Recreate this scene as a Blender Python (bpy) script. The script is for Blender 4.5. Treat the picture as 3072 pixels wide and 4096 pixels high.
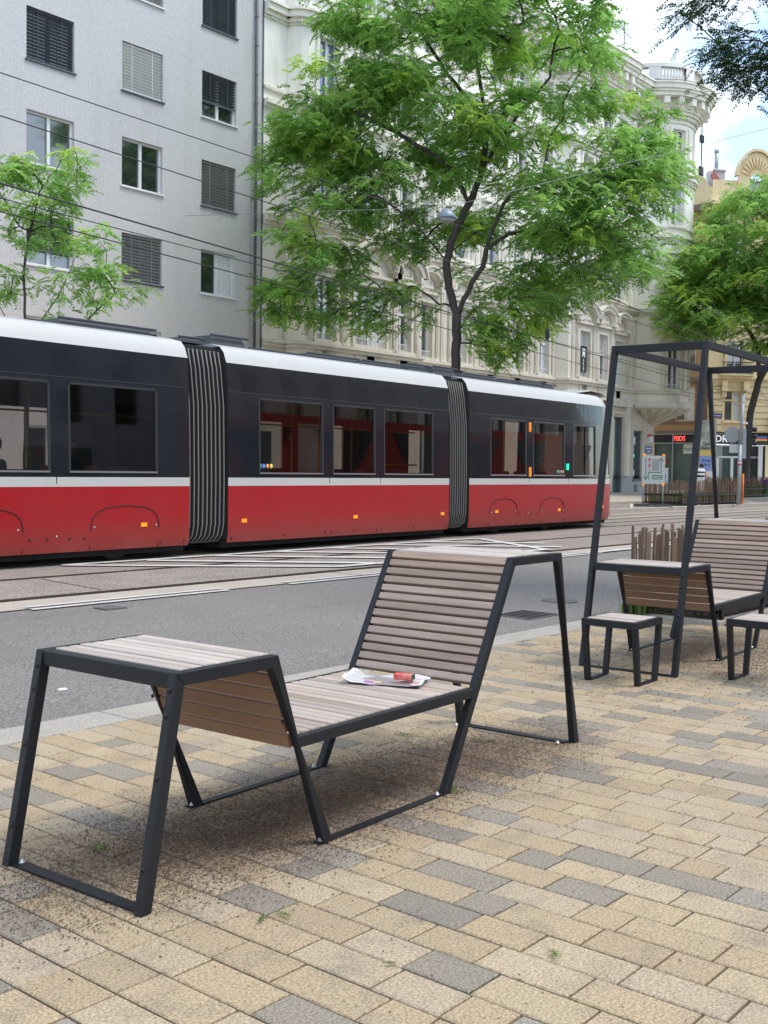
import bpy, bmesh, math, random
import numpy as np
from mathutils import Vector, Matrix
R = math.radians
sc = bpy.context.scene
for o in list(bpy.data.objects): bpy.data.objects.remove(o)
col = sc.collection
# ------------------------------------------------------------------ camera
cam = bpy.data.cameras.new('camera'); camo = bpy.data.objects.new('camera', cam); col.objects.link(camo)
cr = Vector((.641837, -.766735, .012727)); cu = Vector((.020820, .034015, .999204)); cf = Vector((.766558, .641062, -.037796))
camo.matrix_world = Matrix(((cr.x, cu.x, -cf.x, 0), (cr.y, cu.y, -cf.y, 0), (cr.z, cu.z, -cf.z, 1.4116), (0, 0, 0, 1)))
cam.sensor_fit = 'HORIZONTAL'; cam.sensor_width = 36; cam.lens = 52.07
cam.clip_start = .05; cam.clip_end = 3000
sc.camera = camo
sc.render.resolution_x = 768; sc.render.resolution_y = 1024
sc.view_settings.view_transform = 'Standard'; sc.view_settings.look = 'None'
sc.view_settings.exposure = .70; sc.view_settings.gamma = 1
# ------------------------------------------------------------------ world and sun
SUN = Vector((.22, -.40, .90)).normalized()
el = math.asin(SUN.z); az = math.atan2(SUN.x, SUN.y)
w = bpy.data.worlds.new('World'); sc.world = w; w.use_nodes = True
nt = w.node_tree; nt.nodes.clear()
N = nt.nodes.new; L = nt.links.new
out = N('ShaderNodeOutputWorld'); bg = N('ShaderNodeBackground'); sky = N('ShaderNodeTexSky')
sky.sky_type = 'NISHITA'; sky.sun_disc = False; sky.sun_elevation = el; sky.sun_rotation = az
sky.air_density = 1.0; sky.dust_density = .6; sky.ozone_density = 1.6
tc = N('ShaderNodeTexCoord'); mp = N('ShaderNodeMapping'); mp.inputs['Scale'].default_value = (1, 1, 2.2)
mp.inputs['Location'].default_value = (.35, .2, .1)
ns = N('ShaderNodeTexNoise'); ns.inputs['Scale'].default_value = 3.1; ns.inputs['Detail'].default_value = 8; ns.inputs['Roughness'].default_value = .55
rp = N('ShaderNodeValToRGB'); rp.color_ramp.elements[0].position = .47; rp.color_ramp.elements[1].position = .62
n2 = N('ShaderNodeTexNoise'); n2.inputs['Scale'].default_value = 7; n2.inputs['Detail'].default_value = 6
r2 = N('ShaderNodeValToRGB'); r2.color_ramp.elements[0].position = .3; r2.color_ramp.elements[1].position = .75
r2.color_ramp.elements[0].color = (6.0, 6.3, 6.8, 1); r2.color_ramp.elements[1].color = (9.6, 9.7, 9.8, 1)
mx = N('ShaderNodeMix'); mx.data_type = 'RGBA'
L(tc.outputs['Generated'], mp.inputs['Vector']); L(mp.outputs[0], ns.inputs['Vector']); L(ns.outputs[0], rp.inputs[0])
L(mp.outputs[0], n2.inputs['Vector']); L(n2.outputs[0], r2.inputs[0])
tint = N('ShaderNodeMix'); tint.data_type = 'RGBA'; tint.blend_type = 'ADD'; tint.inputs[0].default_value = 1
tint.inputs[7].default_value = (1.2, 1.6, 1.9, 1); L(sky.outputs[0], tint.inputs[6])
L(rp.outputs[0], mx.inputs[0]); L(tint.outputs[2], mx.inputs[6]); L(r2.outputs[0], mx.inputs[7])
L(mx.outputs[2], bg.inputs[0]); bg.inputs[1].default_value = .15; L(bg.outputs[0], out.inputs[0])
sl = bpy.data.lights.new('sun', 'SUN'); sl.energy = 1.5; sl.angle = R(22); sl.color = (1, .955, .89)
so = bpy.data.objects.new('sun', sl); col.objects.link(so); so.rotation_euler = SUN.to_track_quat('Z', 'Y').to_euler()
# ------------------------------------------------------------------ materials
def mat(name, base=(.5, .5, .5), rough=.7, metal=0, spec=.5, noise=None, bump=None, attr=False, coat=0, emit=None, trans=None, grain=None, fine=None, zmix=None, stain=None, dirt=False):
    """noise=(scale, amount, (r,g,b) second colour); fine=(scale, amount); bump=(scale, strength, distance)"""
    m = bpy.data.materials.new(name); m.use_nodes = True; t = m.node_tree; b = t.nodes['Principled BSDF']
    n = t.nodes.new; l = t.links.new
    b.inputs['Roughness'].default_value = rough; b.inputs['Metallic'].default_value = metal
    b.inputs['Specular IOR Level'].default_value = spec; b.inputs['Coat Weight'].default_value = coat; b.inputs['Coat Roughness'].default_value = .05
    co = n('ShaderNodeTexCoord').outputs['Object']
    if attr:
        a = n('ShaderNodeAttribute'); a.attribute_name = 'Col'; c = a.outputs['Color']
    else:
        rg = n('ShaderNodeRGB'); rg.outputs[0].default_value = (*base, 1); c = rg.outputs[0]
    def tex(scale, detail=5, vec=None, rgh=.6):
        q = n('ShaderNodeTexNoise'); q.inputs['Scale'].default_value = scale; q.inputs['Detail'].default_value = detail; q.inputs['Roughness'].default_value = rgh
        l(vec if vec else co, q.inputs['Vector']); return q.outputs[0]
    def mixc(f, a, bcol, mode='MIX'):
        q = n('ShaderNodeMix'); q.data_type = 'RGBA'; q.blend_type = mode
        if isinstance(f, float): q.inputs[0].default_value = f
        else: l(f, q.inputs[0])
        l(a, q.inputs[6])
        if isinstance(bcol, tuple): q.inputs[7].default_value = (*bcol, 1)
        else: l(bcol, q.inputs[7])
        return q.outputs[2]
    def ramp(f, p0, p1, v0=0., v1=1.):
        q = n('ShaderNodeMapRange'); q.inputs['From Min'].default_value = p0; q.inputs['From Max'].default_value = p1
        q.inputs['To Min'].default_value = v0; q.inputs['To Max'].default_value = v1; l(f, q.inputs['Value']); return q.outputs[0]
    def mapv(s):
        q = n('ShaderNodeMapping'); q.inputs['Scale'].default_value = s; l(co, q.inputs['Vector']); return q.outputs[0]
    if zmix:
        sp = n('ShaderNodeSeparateXYZ'); l(co, sp.inputs[0]); c = mixc(ramp(sp.outputs[2], zmix[0], zmix[1]), c, zmix[2])
    if noise: c = mixc(ramp(tex(noise[0]), .38, .68, 0., noise[1]), c, noise[2])
    if stain: c = mixc(ramp(tex(stain[0], 6, mapv(stain[3])), .52, .74, 0., stain[1]), c, stain[2])
    if dirt:    # trodden-in blossom dust around the benches
        for cx_, cy_, rx_, ry_, am in ((3.3, 3.2, 1.7, .62, .72), (4.6, 3.15, 1.0, .5, .6), (8.6, 3.6, 1.9, .8, .55)):
            q = n('ShaderNodeMapping'); q.inputs['Location'].default_value = (-cx_ / rx_, -cy_ / ry_, 0); q.inputs['Scale'].default_value = (1 / rx_, 1 / ry_, 0); l(co, q.inputs['Vector'])
            ln_ = n('ShaderNodeVectorMath'); ln_.operation = 'LENGTH'; l(q.outputs[0], ln_.inputs[0])
            e1 = ramp(ln_.outputs['Value'], 1.25, .25); md = n('ShaderNodeMath'); md.operation = 'MULTIPLY_ADD'; l(e1, md.inputs[0]); md.inputs[1].default_value = .42; l(tex(55, 6, None, .75), md.inputs[2])
            c = mixc(ramp(md.outputs[0], .62, .86, 0., am), c, (.115, .072, .048))
    if grain:   # wood grain along one axis
        g = tex(1, 8, mapv(grain[0]), .7); c = mixc(ramp(g, .35, .7, 0., grain[1]), c, grain[2])
        g2 = tex(1, 3, mapv(tuple(x * .22 for x in grain[0])), .5); c = mixc(ramp(g2, .4, .65, 0., .45), c, grain[3])
    if fine:
        f = ramp(tex(fine[0], 2), .3, .7, 1 - fine[1], 1 + fine[1]); q = n('ShaderNodeVectorMath'); q.operation = 'SCALE'; l(c, q.inputs[0]); l(f, q.inputs['Scale']); c = q.outputs[0]
    l(c, b.inputs['Base Color'])
    if bump:
        bn = n('ShaderNodeBump'); bn.inputs['Strength'].default_value = bump[1]; bn.inputs['Distance'].default_value = bump[2]
        l(tex(bump[0], 4, mapv(bump[3]) if len(bump) > 3 else None), bn.inputs['Height']); l(bn.outputs[0], b.inputs['Normal'])
    if emit: b.inputs['Emission Color'].default_value = (*emit[0], 1); b.inputs['Emission Strength'].default_value = emit[1]
    if trans:
        tr = n('ShaderNodeBsdfTranslucent'); l(c, tr.inputs[0]); ms = n('ShaderNodeMixShader'); ms.inputs[0].default_value = trans
        l(b.outputs[0], ms.inputs[1]); l(tr.outputs[0], ms.inputs[2]); l(ms.outputs[0], t.nodes['Material Output'].inputs[0])
    return m
def glass(name, tint, refl=.08, rough=.02):
    m = bpy.data.materials.new(name); m.use_nodes = True; t = m.node_tree; t.nodes.clear(); n = t.nodes.new; l = t.links.new
    o = n('ShaderNodeOutputMaterial'); tr = n('ShaderNodeBsdfTransparent'); tr.inputs[0].default_value = (*tint, 1)
    gl = n('ShaderNodeBsdfGlossy'); gl.inputs['Roughness'].default_value = rough; gl.inputs[0].default_value = (.95, .97, 1, 1)
    fr = n('ShaderNodeFresnel'); fr.inputs[0].default_value = 1.5; ad = n('ShaderNodeMath'); ad.operation = 'ADD'; ad.inputs[1].default_value = refl
    ms = n('ShaderNodeMixShader'); l(fr.outputs[0], ad.inputs[0]); l(ad.outputs[0], ms.inputs[0]); l(tr.outputs[0], ms.inputs[1]); l(gl.outputs[0], ms.inputs[2]); l(ms.outputs[0], o.inputs[0])
    return m
M = {}
M['paver'] = mat('paver', attr=True, rough=.88, fine=(120, .42), noise=(2.2, .25, (.29, .22, .15)), dirt=True, stain=(5, .5, (.15, .125, .105), (1, 1, 1)), bump=(160, .5, .004))
M['sand'] = mat('joint_sand', (.05, .036, .026), .95, noise=(30, .6, (.16, .12, .08)))
M['kerb'] = mat('granite_kerb', (.36, .322, .272), .8, fine=(110, .45), noise=(3, .5, (.26, .235, .2)), bump=(60, .4, .003))
M['asphalt'] = mat('asphalt', (.185, .167, .15), .9, fine=(60, .55), noise=(.7, .5, (.225, .203, .182)), stain=(2.2, .5, (.135, .122, .112), (.22, 1, 1)), bump=(90, .8, .01))
M['slab'] = mat('track_slab', (.235, .195, .165), .88, fine=(38, .7), noise=(1.6, .6, (.34, .285, .235)), stain=(3, .5, (.15, .13, .12), (.3, 1, 1)), bump=(60, .5, .004))
M['beige'] = mat('beige_concrete', (.42, .355, .29), .88, fine=(60, .3), noise=(1.4, .5, (.29, .25, .21)), bump=(60, .3, .003))
M['rail'] = mat('rail_steel', (.10, .075, .06), .45, .6, noise=(8, .5, (.05, .04, .035)))
M['paint'] = mat('road_paint', (.60, .58, .54), .7, noise=(5, .5, (.5, .47, .43)), fine=(80, .15))
M['farpave'] = mat('far_paving', (.44, .385, .30), .9, fine=(4, .15), noise=(3, .3, (.34, .30, .25)))
M['metal'] = mat('anthracite_metal', (.011, .012, .0145), .5, .0, .32, noise=(6, .5, (.019, .020, .023)), fine=(60, .12), bump=(250, .12, .001))
M['zinc'] = mat('zinc_bolt', (.5, .5, .5), .35, .9)
M['grate'] = mat('worn_iron', (.12, .115, .11), .7, .2)
M['cast'] = mat('cast_iron', (.05, .05, .05), .6, .5)
WG = ((38, 1.6, 38), .85, (.16, .10, .07), (.33, .27, .24))
M['wood'] = mat('weathered_wood', attr=True, rough=.78, grain=WG, fine=(200, .08), bump=(1, .35, .003, (60, 2.5, 60)))
M['woodtop'] = mat('bleached_wood', attr=True, rough=.75, grain=((30, 1.2, 30), .6, (.24, .175, .14), (.58, .53, .49)), fine=(200, .08), bump=(1, .35, .003, (60, 2.5, 60)))
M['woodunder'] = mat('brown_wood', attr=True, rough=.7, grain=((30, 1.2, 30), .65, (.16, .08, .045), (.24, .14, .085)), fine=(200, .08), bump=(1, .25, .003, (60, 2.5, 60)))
M['paling'] = mat('chestnut_paling', attr=True, rough=.85, grain=((40, 40, 3), .6, (.09, .06, .04), (.16, .11, .08)), bump=(1, .5, .006, (60, 60, 5)))
M['wire'] = mat('wire', (.04, .04, .042), .5, .5)
M['greywire'] = mat('grey_wire', (.3, .3, .3), .5, .5)
M['grey_facade'] = mat('grey_render', (.525, .525, .53), .92, zmix=(13., 5., (.56, .515, .465)), noise=(.5, .35, (.57, .555, .55)), stain=(.6, .55, (.43, .41, .39), (1.4, 1, .35)), fine=(14, .08), bump=(11, .45, .05, (1, 1, .45)))
M['white_facade'] = mat('cream_render', (.88, .855, .79), .85, zmix=(13., 7., (.76, .70, .58)), noise=(.8, .3, (.62, .60, .55)), stain=(1.1, .4, (.42, .37, .29), (1, 1, .3)), bump=(20, .3, .01))
M['trim'] = mat('moulding', (.86, .82, .73), .85, zmix=(13., 7., (.68, .62, .51)), stain=(1.5, .55, (.33, .28, .21), (1, 1, .5)), noise=(3, .3, (.52, .48, .42)))
M['base'] = mat('plinth_render', (.36, .36, .36), .9, noise=(2, .5, (.44, .42, .38)))
M['corner'] = mat('ground_floor_render', (.55, .48, .38), .9, noise=(1.2, .5, (.44, .37, .28)), stain=(2, .5, (.30, .23, .16), (1, 1, .4)), bump=(8, .4, .03))
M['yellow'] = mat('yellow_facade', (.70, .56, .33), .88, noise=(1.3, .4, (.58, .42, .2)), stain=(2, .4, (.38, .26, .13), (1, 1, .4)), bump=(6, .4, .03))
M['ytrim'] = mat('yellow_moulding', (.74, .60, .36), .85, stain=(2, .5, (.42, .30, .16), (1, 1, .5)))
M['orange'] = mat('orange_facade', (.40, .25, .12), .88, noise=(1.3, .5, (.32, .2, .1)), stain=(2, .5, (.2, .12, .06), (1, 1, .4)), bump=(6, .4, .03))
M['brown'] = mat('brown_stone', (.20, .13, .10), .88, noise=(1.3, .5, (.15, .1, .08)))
M['roof_red'] = mat('red_roof', (.40, .12, .11), .6)
M['roofdark'] = mat('dark_roof', (.06, .065, .075), .6)
M['frame_white'] = mat('white_frame', (.72, .72, .71), .5)
M['frame_dark'] = mat('dark_frame', (.10, .10, .11), .5)
M['blind_dark'] = mat('dark_blind', (.085, .095, .12), .5)
M['blind_light'] = mat('light_blind', (.82, .82, .82), .55)
M['blind_grey'] = mat('grey_blind', (.33, .33, .335), .55)
M['curtain'] = mat('curtain', (.62, .64, .62), .9, fine=(20, .2))
M['room'] = mat('dark_room', (.025, .027, .03), .9)
M['winglass'] = mat('window_glass', (.018, .022, .026), .06, 0, .8)
M['winblue'] = mat('window_glass_blue', (.05, .09, .19), .06, 0, .8)
M['zincdark'] = mat('downpipe_zinc', (.10, .10, .115), .5, .3)
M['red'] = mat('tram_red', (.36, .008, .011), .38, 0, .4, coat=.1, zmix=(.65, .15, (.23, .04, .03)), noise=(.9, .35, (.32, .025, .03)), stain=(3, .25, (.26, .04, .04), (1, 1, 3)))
M['twhite'] = mat('tram_white', (.51, .495, .46), .45, coat=.3, noise=(.8, .35, (.54, .54, .51)), stain=(2, .3, (.42, .41, .38), (1, 1, 3)))
M['tblack'] = mat('tram_black_gloss', (.014, .016, .021), .07, 0, .6, noise=(.7, .5, (.022, .022, .026)), bump=(1.6, .10, .02))
M['tframe'] = mat('tram_rubber', (.035, .035, .037), .35)
M['chrome'] = mat('sill_trim', (.45, .45, .45), .25, .7)
M['tglass'] = glass('tinted_glass', (.35, .32, .31), .05)
M['under'] = mat('underframe', (.008, .008, .008), .9)
M['bellow'] = mat('bellows_rubber', (.012, .012, .013), .7)
M['rib'] = mat('bellows_rib', (.20, .19, .165), .55)
M['orange_l'] = mat('orange_reflector', (.85, .30, .015), .3, emit=((1, .35, .02), .25))
M['refl_red'] = mat('reflection_red', (.42, .05, .03), .7)
M['seam'] = mat('seam', (.03, .01, .01), .8)
M['seat'] = mat('seat_red', (.22, .03, .03), .7)
M['tint_red'] = mat('interior_red', (.34, .06, .045), .6)
M['tint_grey'] = mat('interior_grey', (.20, .21, .21), .6)
M['ypole'] = mat('yellow_pole', (.75, .42, .03), .35)
M['bark'] = mat('bark', (.075, .06, .052), .9, noise=(5, .6, (.04, .033, .03)), bump=(1, .9, .03, (22, 22, 4)))
M['leaf'] = mat('leaf', attr=True, rough=.5, spec=.4, trans=.55)
M['black'] = mat('black_board', (.008, .008, .009), .4)
M['white'] = mat('white_letter', (.8, .8, .8), .5)
M['whitelit'] = mat('lit_letter', (.8, .8, .8), .5, emit=((1, 1, 1), .25))
M['redlit'] = mat('lit_red_letter', (.8, .06, .05), .5, emit=((1, .12, .1), .8))
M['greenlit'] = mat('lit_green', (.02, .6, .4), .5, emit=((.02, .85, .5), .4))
M['orangelit'] = mat('lit_orange', (.8, .25, .03), .5, emit=((1, .28, .03), .3))
M['signgrey'] = mat('sign_grey', (.58, .60, .60), .5)
M['midgrey'] = mat('mid_grey', (.36, .36, .37), .6)
M['green'] = mat('sign_green', (.03, .22, .11), .5)
M['signred'] = mat('sign_red', (.6, .05, .05), .5)
M['blue'] = mat('poster_blue', (.27, .36, .72), .6)
M['dkblue'] = mat('dark_blue', (.04, .06, .22), .5)
M['pyellow'] = mat('poster_yellow', (.75, .55, .16), .6)
M['poster'] = mat('poster_photo', (.62, .65, .62), .6, noise=(1.2, .95, (.12, .15, .12)))
M['lampgrey'] = mat('lamp_grey', (.20, .24, .28), .45, .3)
M['polegrey'] = mat('galvanised_pole', (.40, .42, .44), .5, .4)
M['orange_p'] = mat('orange_cloth', (.8, .22, .04), .8)
M['skin'] = mat('skin', (.48, .27, .2), .6)
M['cloth'] = mat('dark_cloth', (.02, .02, .024), .9)
M['clothgrey'] = mat('grey_cloth', (.10, .10, .11), .9)
M['shopglass'] = mat('shop_glass', (.10, .155, .14), .08, 0, .7, noise=(.6, .6, (.04, .06, .055)))
M['purple'] = mat('purple_flower', (.13, .03, .18), .8)
M['litter'] = mat('litter', attr=True, rough=.95)
M['paper'] = mat('newsprint', attr=True, rough=.8)
M['soil'] = mat('soil', (.05, .035, .025), 1)
for k_ in ('winglass', 'winblue'): M[k_].node_tree.nodes['Principled BSDF'].inputs['IOR'].default_value = 2.1
# ------------------------------------------------------------------ mesh helpers
class MB:
    def __init__(s): s.v = []; s.f = []; s.c = []; s.cur = None; s.sm = []
    def add(s, vs, fs, smooth=False):
        k = len(s.v); s.v += [tuple(p) for p in vs]
        for f in fs: s.f.append([i + k for i in f]); s.c.append(s.cur); s.sm.append(smooth)
    def box(s, x0, x1, y0, y1, z0, z1, mp=None):
        vs = [(x, y, z) for x in (x0, x1) for y in (y0, y1) for z in (z0, z1)]
        if mp: vs = [mp(*p) for p in vs]
        s.add(vs, [(0, 1, 3, 2), (4, 6, 7, 5), (0, 4, 5, 1), (2, 3, 7, 6), (0, 2, 6, 4), (1, 5, 7, 3)])
    def mbox(s, mp, u0, u1, v0, v1, w0, w1, n=1):   # box in mapped (along, up, inward) space
        vs = []
        for i in range(n + 1):
            u = u0 + (u1 - u0) * i / n; vs += [mp(u, v0, w0), mp(u, v1, w0), mp(u, v1, w1), mp(u, v0, w1)]
        fs = [(0, 1, 2, 3), (4 * n, 4 * n + 3, 4 * n + 2, 4 * n + 1)]
        for i in range(n):
            a = 4 * i
            for j in range(4): fs.append((a + j, a + (j + 1) % 4, a + 4 + (j + 1) % 4, a + 4 + j))
        s.add(vs, fs)
    def tube(s, pts, rad, n=8, cap=True, smooth=True):
        pts = [Vector(p) for p in pts]; m = len(pts)
        if not isinstance(rad, (list, tuple)): rad = [rad] * m
        vs = []; prev = None
        for i, p in enumerate(pts):
            d = (pts[min(i + 1, m - 1)] - pts[max(i - 1, 0)])
            if d.length < 1e-9: d = Vector((0, 0, 1))
            d.normalize()
            if prev is None:
                a = Vector((0, 0, 1)) if abs(d.z) < .9 else Vector((1, 0, 0)); x = d.cross(a).normalized()
            else: x = (prev - d * prev.dot(d)).normalized()
            prev = x; y = d.cross(x)
            for j in range(n):
                t = 2 * math.pi * j / n; vs.append(p + (x * math.cos(t) + y * math.sin(t)) * rad[i])
        fs = [(i * n + j, i * n + (j + 1) % n, (i + 1) * n + (j + 1) % n, (i + 1) * n + j) for i in range(m - 1) for j in range(n)]
        if cap: fs += [tuple(range(n - 1, -1, -1)), tuple(range((m - 1) * n, m * n))]
        s.add(vs, fs, smooth)
    def lathe(s, prof, c, n=16, smooth=True, ax=None):
        vs = []; m = len(prof)
        for r, z in prof:
            for j in range(n):
                t = 2 * math.pi * j / n; vs.append((c[0] + r * math.cos(t), c[1] + r * math.sin(t), c[2] + z))
        if ax: vs = [ax(*p) for p in vs]
        fs = [(i * n + j, i * n + (j + 1) % n, (i + 1) * n + (j + 1) % n, (i + 1) * n + j) for i in range(m - 1) for j in range(n)]
        fs += [tuple(range(n - 1, -1, -1)), tuple(range((m - 1) * n, m * n))]
        s.add(vs, fs, smooth)
    def prism(s, poly, w0, w1, mp=None):    # polygon in (u,v), extruded in w
        n = len(poly); f = mp if mp else (lambda u, v, w: (u, w, v))
        s.add([f(u, v, w0) for u, v in poly] + [f(u, v, w1) for u, v in poly],
              [tuple(range(n)), tuple(range(2 * n - 1, n - 1, -1))] + [(i, (i + 1) % n, n + (i + 1) % n, n + i) for i in range(n)])
    def build(s, name, m=None, parent=None, label=None, cat=None, group=None, kind=None, bevel=0):
        me = bpy.data.meshes.new(name); me.from_pydata(s.v, [], s.f); me.update()
        if m: me.materials.append(M[m] if isinstance(m, str) else m)
        me.polygons.foreach_set('use_smooth', s.sm)
        if any(c is not None for c in s.c):
            a = me.color_attributes.new('Col', 'FLOAT_COLOR', 'CORNER'); buf = []
            for f, c in zip(s.f, s.c): buf += [(*(c or (.5, .5, .5)), 1)] * len(f)
            a.data.foreach_set('color', np.array(buf, dtype=np.float32).ravel())
        o = bpy.data.objects.new(name, me); col.objects.link(o)
        if parent: o.parent = parent
        if bevel:
            b = o.modifiers.new('bevel', 'BEVEL'); b.width = bevel; b.segments = 2; b.limit_method = 'ANGLE'
        tag(o, label, cat, group, kind); return o
def tag(o, label=None, cat=None, group=None, kind=None):
    if label: o['label'] = label
    if cat: o['category'] = cat
    if group: o['group'] = group
    if kind: o['kind'] = kind
    return o
def empty(name, loc=(0, 0, 0), rz=0, label=None, cat=None, group=None):
    o = bpy.data.objects.new(name, None); col.objects.link(o); o.location = loc; o.rotation_euler = (0, 0, rz); o.empty_display_size = .3
    return tag(o, label, cat, group)
def copy_tree(o, parent=None):
    c = o.copy(); col.objects.link(c)
    if parent: c.parent = parent
    for ch in list(o.children): copy_tree(ch, c)
    return c
def text(body, size, mp, m, parent, name='lettering', ext=.004):
    """mp maps (x, y, depth) of the flat text to parent space"""
    cu = bpy.data.curves.new('t', 'FONT'); cu.body = body; cu.size = size; cu.align_x = 'CENTER'; cu.align_y = 'CENTER'; cu.extrude = ext; cu.offset = size * .012; cu.resolution_u = 3
    o = bpy.data.objects.new('t', cu); col.objects.link(o); bpy.context.view_layer.update()
    me = bpy.data.meshes.new_from_object(o.evaluated_get(bpy.context.evaluated_depsgraph_get())); bpy.data.objects.remove(o)
    for v in me.vertices: v.co = Vector(mp(v.co.x, v.co.y, v.co.z))
    me.materials.clear(); me.materials.append(M[m]); me.update(); me.name = name
    p = bpy.data.objects.new(name, me); col.objects.link(p); p.parent = parent
    return p
def panel(mb, mp, us, vs, holes=(), depth=.2, du=None, smooth=False):
    lu, hu, lv, hv = min(us), max(us), min(vs), max(vs)
    holes = [(max(h[0], lu), min(h[1], hu), max(h[2], lv), min(h[3], hv)) for h in holes if h[0] < hu and h[1] > lu and h[2] < hv and h[3] > lv]
    U = set(us); V = set(vs)
    for h in holes: U |= {h[0], h[1]}; V |= {h[2], h[3]}
    U = sorted(U); V = sorted(V)
    if du:
        W = [U[0]]
        for a in U[1:]:
            k = max(1, math.ceil((a - W[-1]) / du)); b = W[-1]; W += [b + (a - b) * i / k for i in range(1, k + 1)]
        U = W
    idx = {}; vl = []; fl = []
    def vid(i, j):
        if (i, j) not in idx: idx[(i, j)] = len(vl); vl.append(mp(U[i], V[j], 0))
        return idx[(i, j)]
    for i in range(len(U) - 1):
        for j in range(len(V) - 1):
            cx = (U[i] + U[i + 1]) / 2; cy = (V[j] + V[j + 1]) / 2
            if any(h[0] < cx < h[1] and h[2] < cy < h[3] for h in holes): continue
            fl.append((vid(i, j), vid(i + 1, j), vid(i + 1, j + 1), vid(i, j + 1)))
    mb.add(vl, fl, smooth)
    if depth:
        for a, b, c, d in holes:
            us_ = [x for x in U if a <= x <= b]
            for q in (c, d):
                for p0, p1 in zip(us_[:-1], us_[1:]): mb.add([mp(p0, q, 0), mp(p1, q, 0), mp(p1, q, depth), mp(p0, q, depth)], [(0, 1, 2, 3)])
            for q in (a, b): mb.add([mp(q, c, 0), mp(q, d, 0), mp(q, d, depth), mp(q, c, depth)], [(0, 1, 2, 3)])
class Path:
    """plan polyline; at(u, v, w): u along, v up, w to the left of travel reversed (inward = right-hand normal rotated +90)"""
    def __init__(s, pts, u0=0, left=True):
        s.p = [Vector(p) for p in pts]; s.u = [u0]
        for a, b in zip(s.p[:-1], s.p[1:]): s.u.append(s.u[-1] + (b - a).length)
        s.n = []; sg = 1 if left else -1
        sn = [Vector((-(b - a).y, (b - a).x)).normalized() * sg for a, b in zip(s.p[:-1], s.p[1:])]
        for i in range(len(s.p)):
            a = sn[max(i - 1, 0)]; b = sn[min(i, len(sn) - 1)]; m_ = (a + b); m_.normalize(); s.n.append(m_ / max(.5, m_.dot(b)))
    def at(s, u, v, w):
        i = 0
        while i < len(s.u) - 2 and u > s.u[i + 1]: i += 1
        t = (u - s.u[i]) / (s.u[i + 1] - s.u[i]); p = s.p[i].lerp(s.p[i + 1], t); n = s.n[i].lerp(s.n[i + 1], t)
        return (p.x + n.x * w, p.y + n.y * w, v)
def sharpen(pts, e=.012):   # doubles each corner so that inward offsets stay square
    o = [pts[0]]
    for a, b, c in zip(pts[:-2], pts[1:-1], pts[2:]):
        a, b, c = Vector(a), Vector(b), Vector(c)
        if (b - a).normalized().dot((c - b).normalized()) < .9: o += [tuple(b - (b - a).normalized() * e), tuple(b + (c - b).normalized() * e)]
        else: o.append(tuple(b))
    return o + [pts[-1]]
rnd = random.Random(7)
# ------------------------------------------------------------------ the ground, road, kerbs, pavements
def sheet(name, pts, m, thick=0, **k):
    b = MB(); b.add(pts, [tuple(range(len(pts)))]); return b.build(name, m, kind='structure', **k)
def quad_sheet(name, x0, x1, prof, m):
    b = MB(); n = len(prof)
    b.add([(x, y, z) for x in (x0, x1) for y, z in prof], [(i, i + 1, n + i + 1, n + i) for i in range(n - 1)]); return b.build(name, m, kind='structure')
quad_sheet('ground', -250, 900, [(-400, -.16), (900, -.16)], 'slab')
quad_sheet('road', -60, 260, [(5.02, -.09), (9.72, -.02), (9.9, -.016)], 'asphalt')
quad_sheet('lane_edge_strip', -60, 260, [(9.72, -.008), (10.32, -.002)], 'beige')
quad_sheet('tram_track_slab', -60, 260, [(10.30, -.012), (10.5, -.004), (16.9, 0), (17.2, -.004)], 'slab')
quad_sheet('far_lane_strip', -60, 260, [(16.6, .004), (16.95, .004)], 'beige')
quad_sheet('far_lane', -60, 260, [(16.95, -.004), (19.42, -.02)], 'slab')
quad_sheet('far_pale_strip', -60, 260, [(18.0, .0), (18.45, .0)], 'beige')
b = MB(); b.box(-60, 260, 19.4, 19.62, -.15, .10); b.build('far_kerb', 'beige', kind='structure')
b = MB(); b.box(-60, 260, 19.40, 19.56, .1, .104); b.build('kerb_line', 'paint', kind='structure')
quad_sheet('parking_strip', -60, 260, [(19.6, .085), (22.3, .10)], 'slab')
b = MB(); b.box(-60, 260, 22.3, 22.5, -.1, .2); b.build('far_pavement_kerb', 'beige', kind='structure')
quad_sheet('far_pavement', -60, 260, [(22.5, .2), (29.2, .28), (60, .28)], 'farpave')
b = MB()
for k in range(3):
    x = 38 + k * 6.0; b.add([(x, 19.7, .107), (x + 4.6, 22.1, .117), (x + 4.85, 22.1, .117), (x + .25, 19.7, .107)], [(0, 1, 2, 3)])
b.build('parking_lines', 'paint', kind='structure')
# rails
for ys in ((10.42, 'near'), (12.28, 'mid'), (14.15, 'f'), (15.2, 'f'), (16.3, 'f')):
    b = MB(); y = ys[0]
    for d, z in ((-.05, .008), (.03, .006)): b.box(-60, 260, y + d, y + d + .028, -.05, z)
    b.box(-60, 260, y - .022, y + .03, -.05, .001)
    b.build('tram_rail', 'rail', kind='structure')
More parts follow.
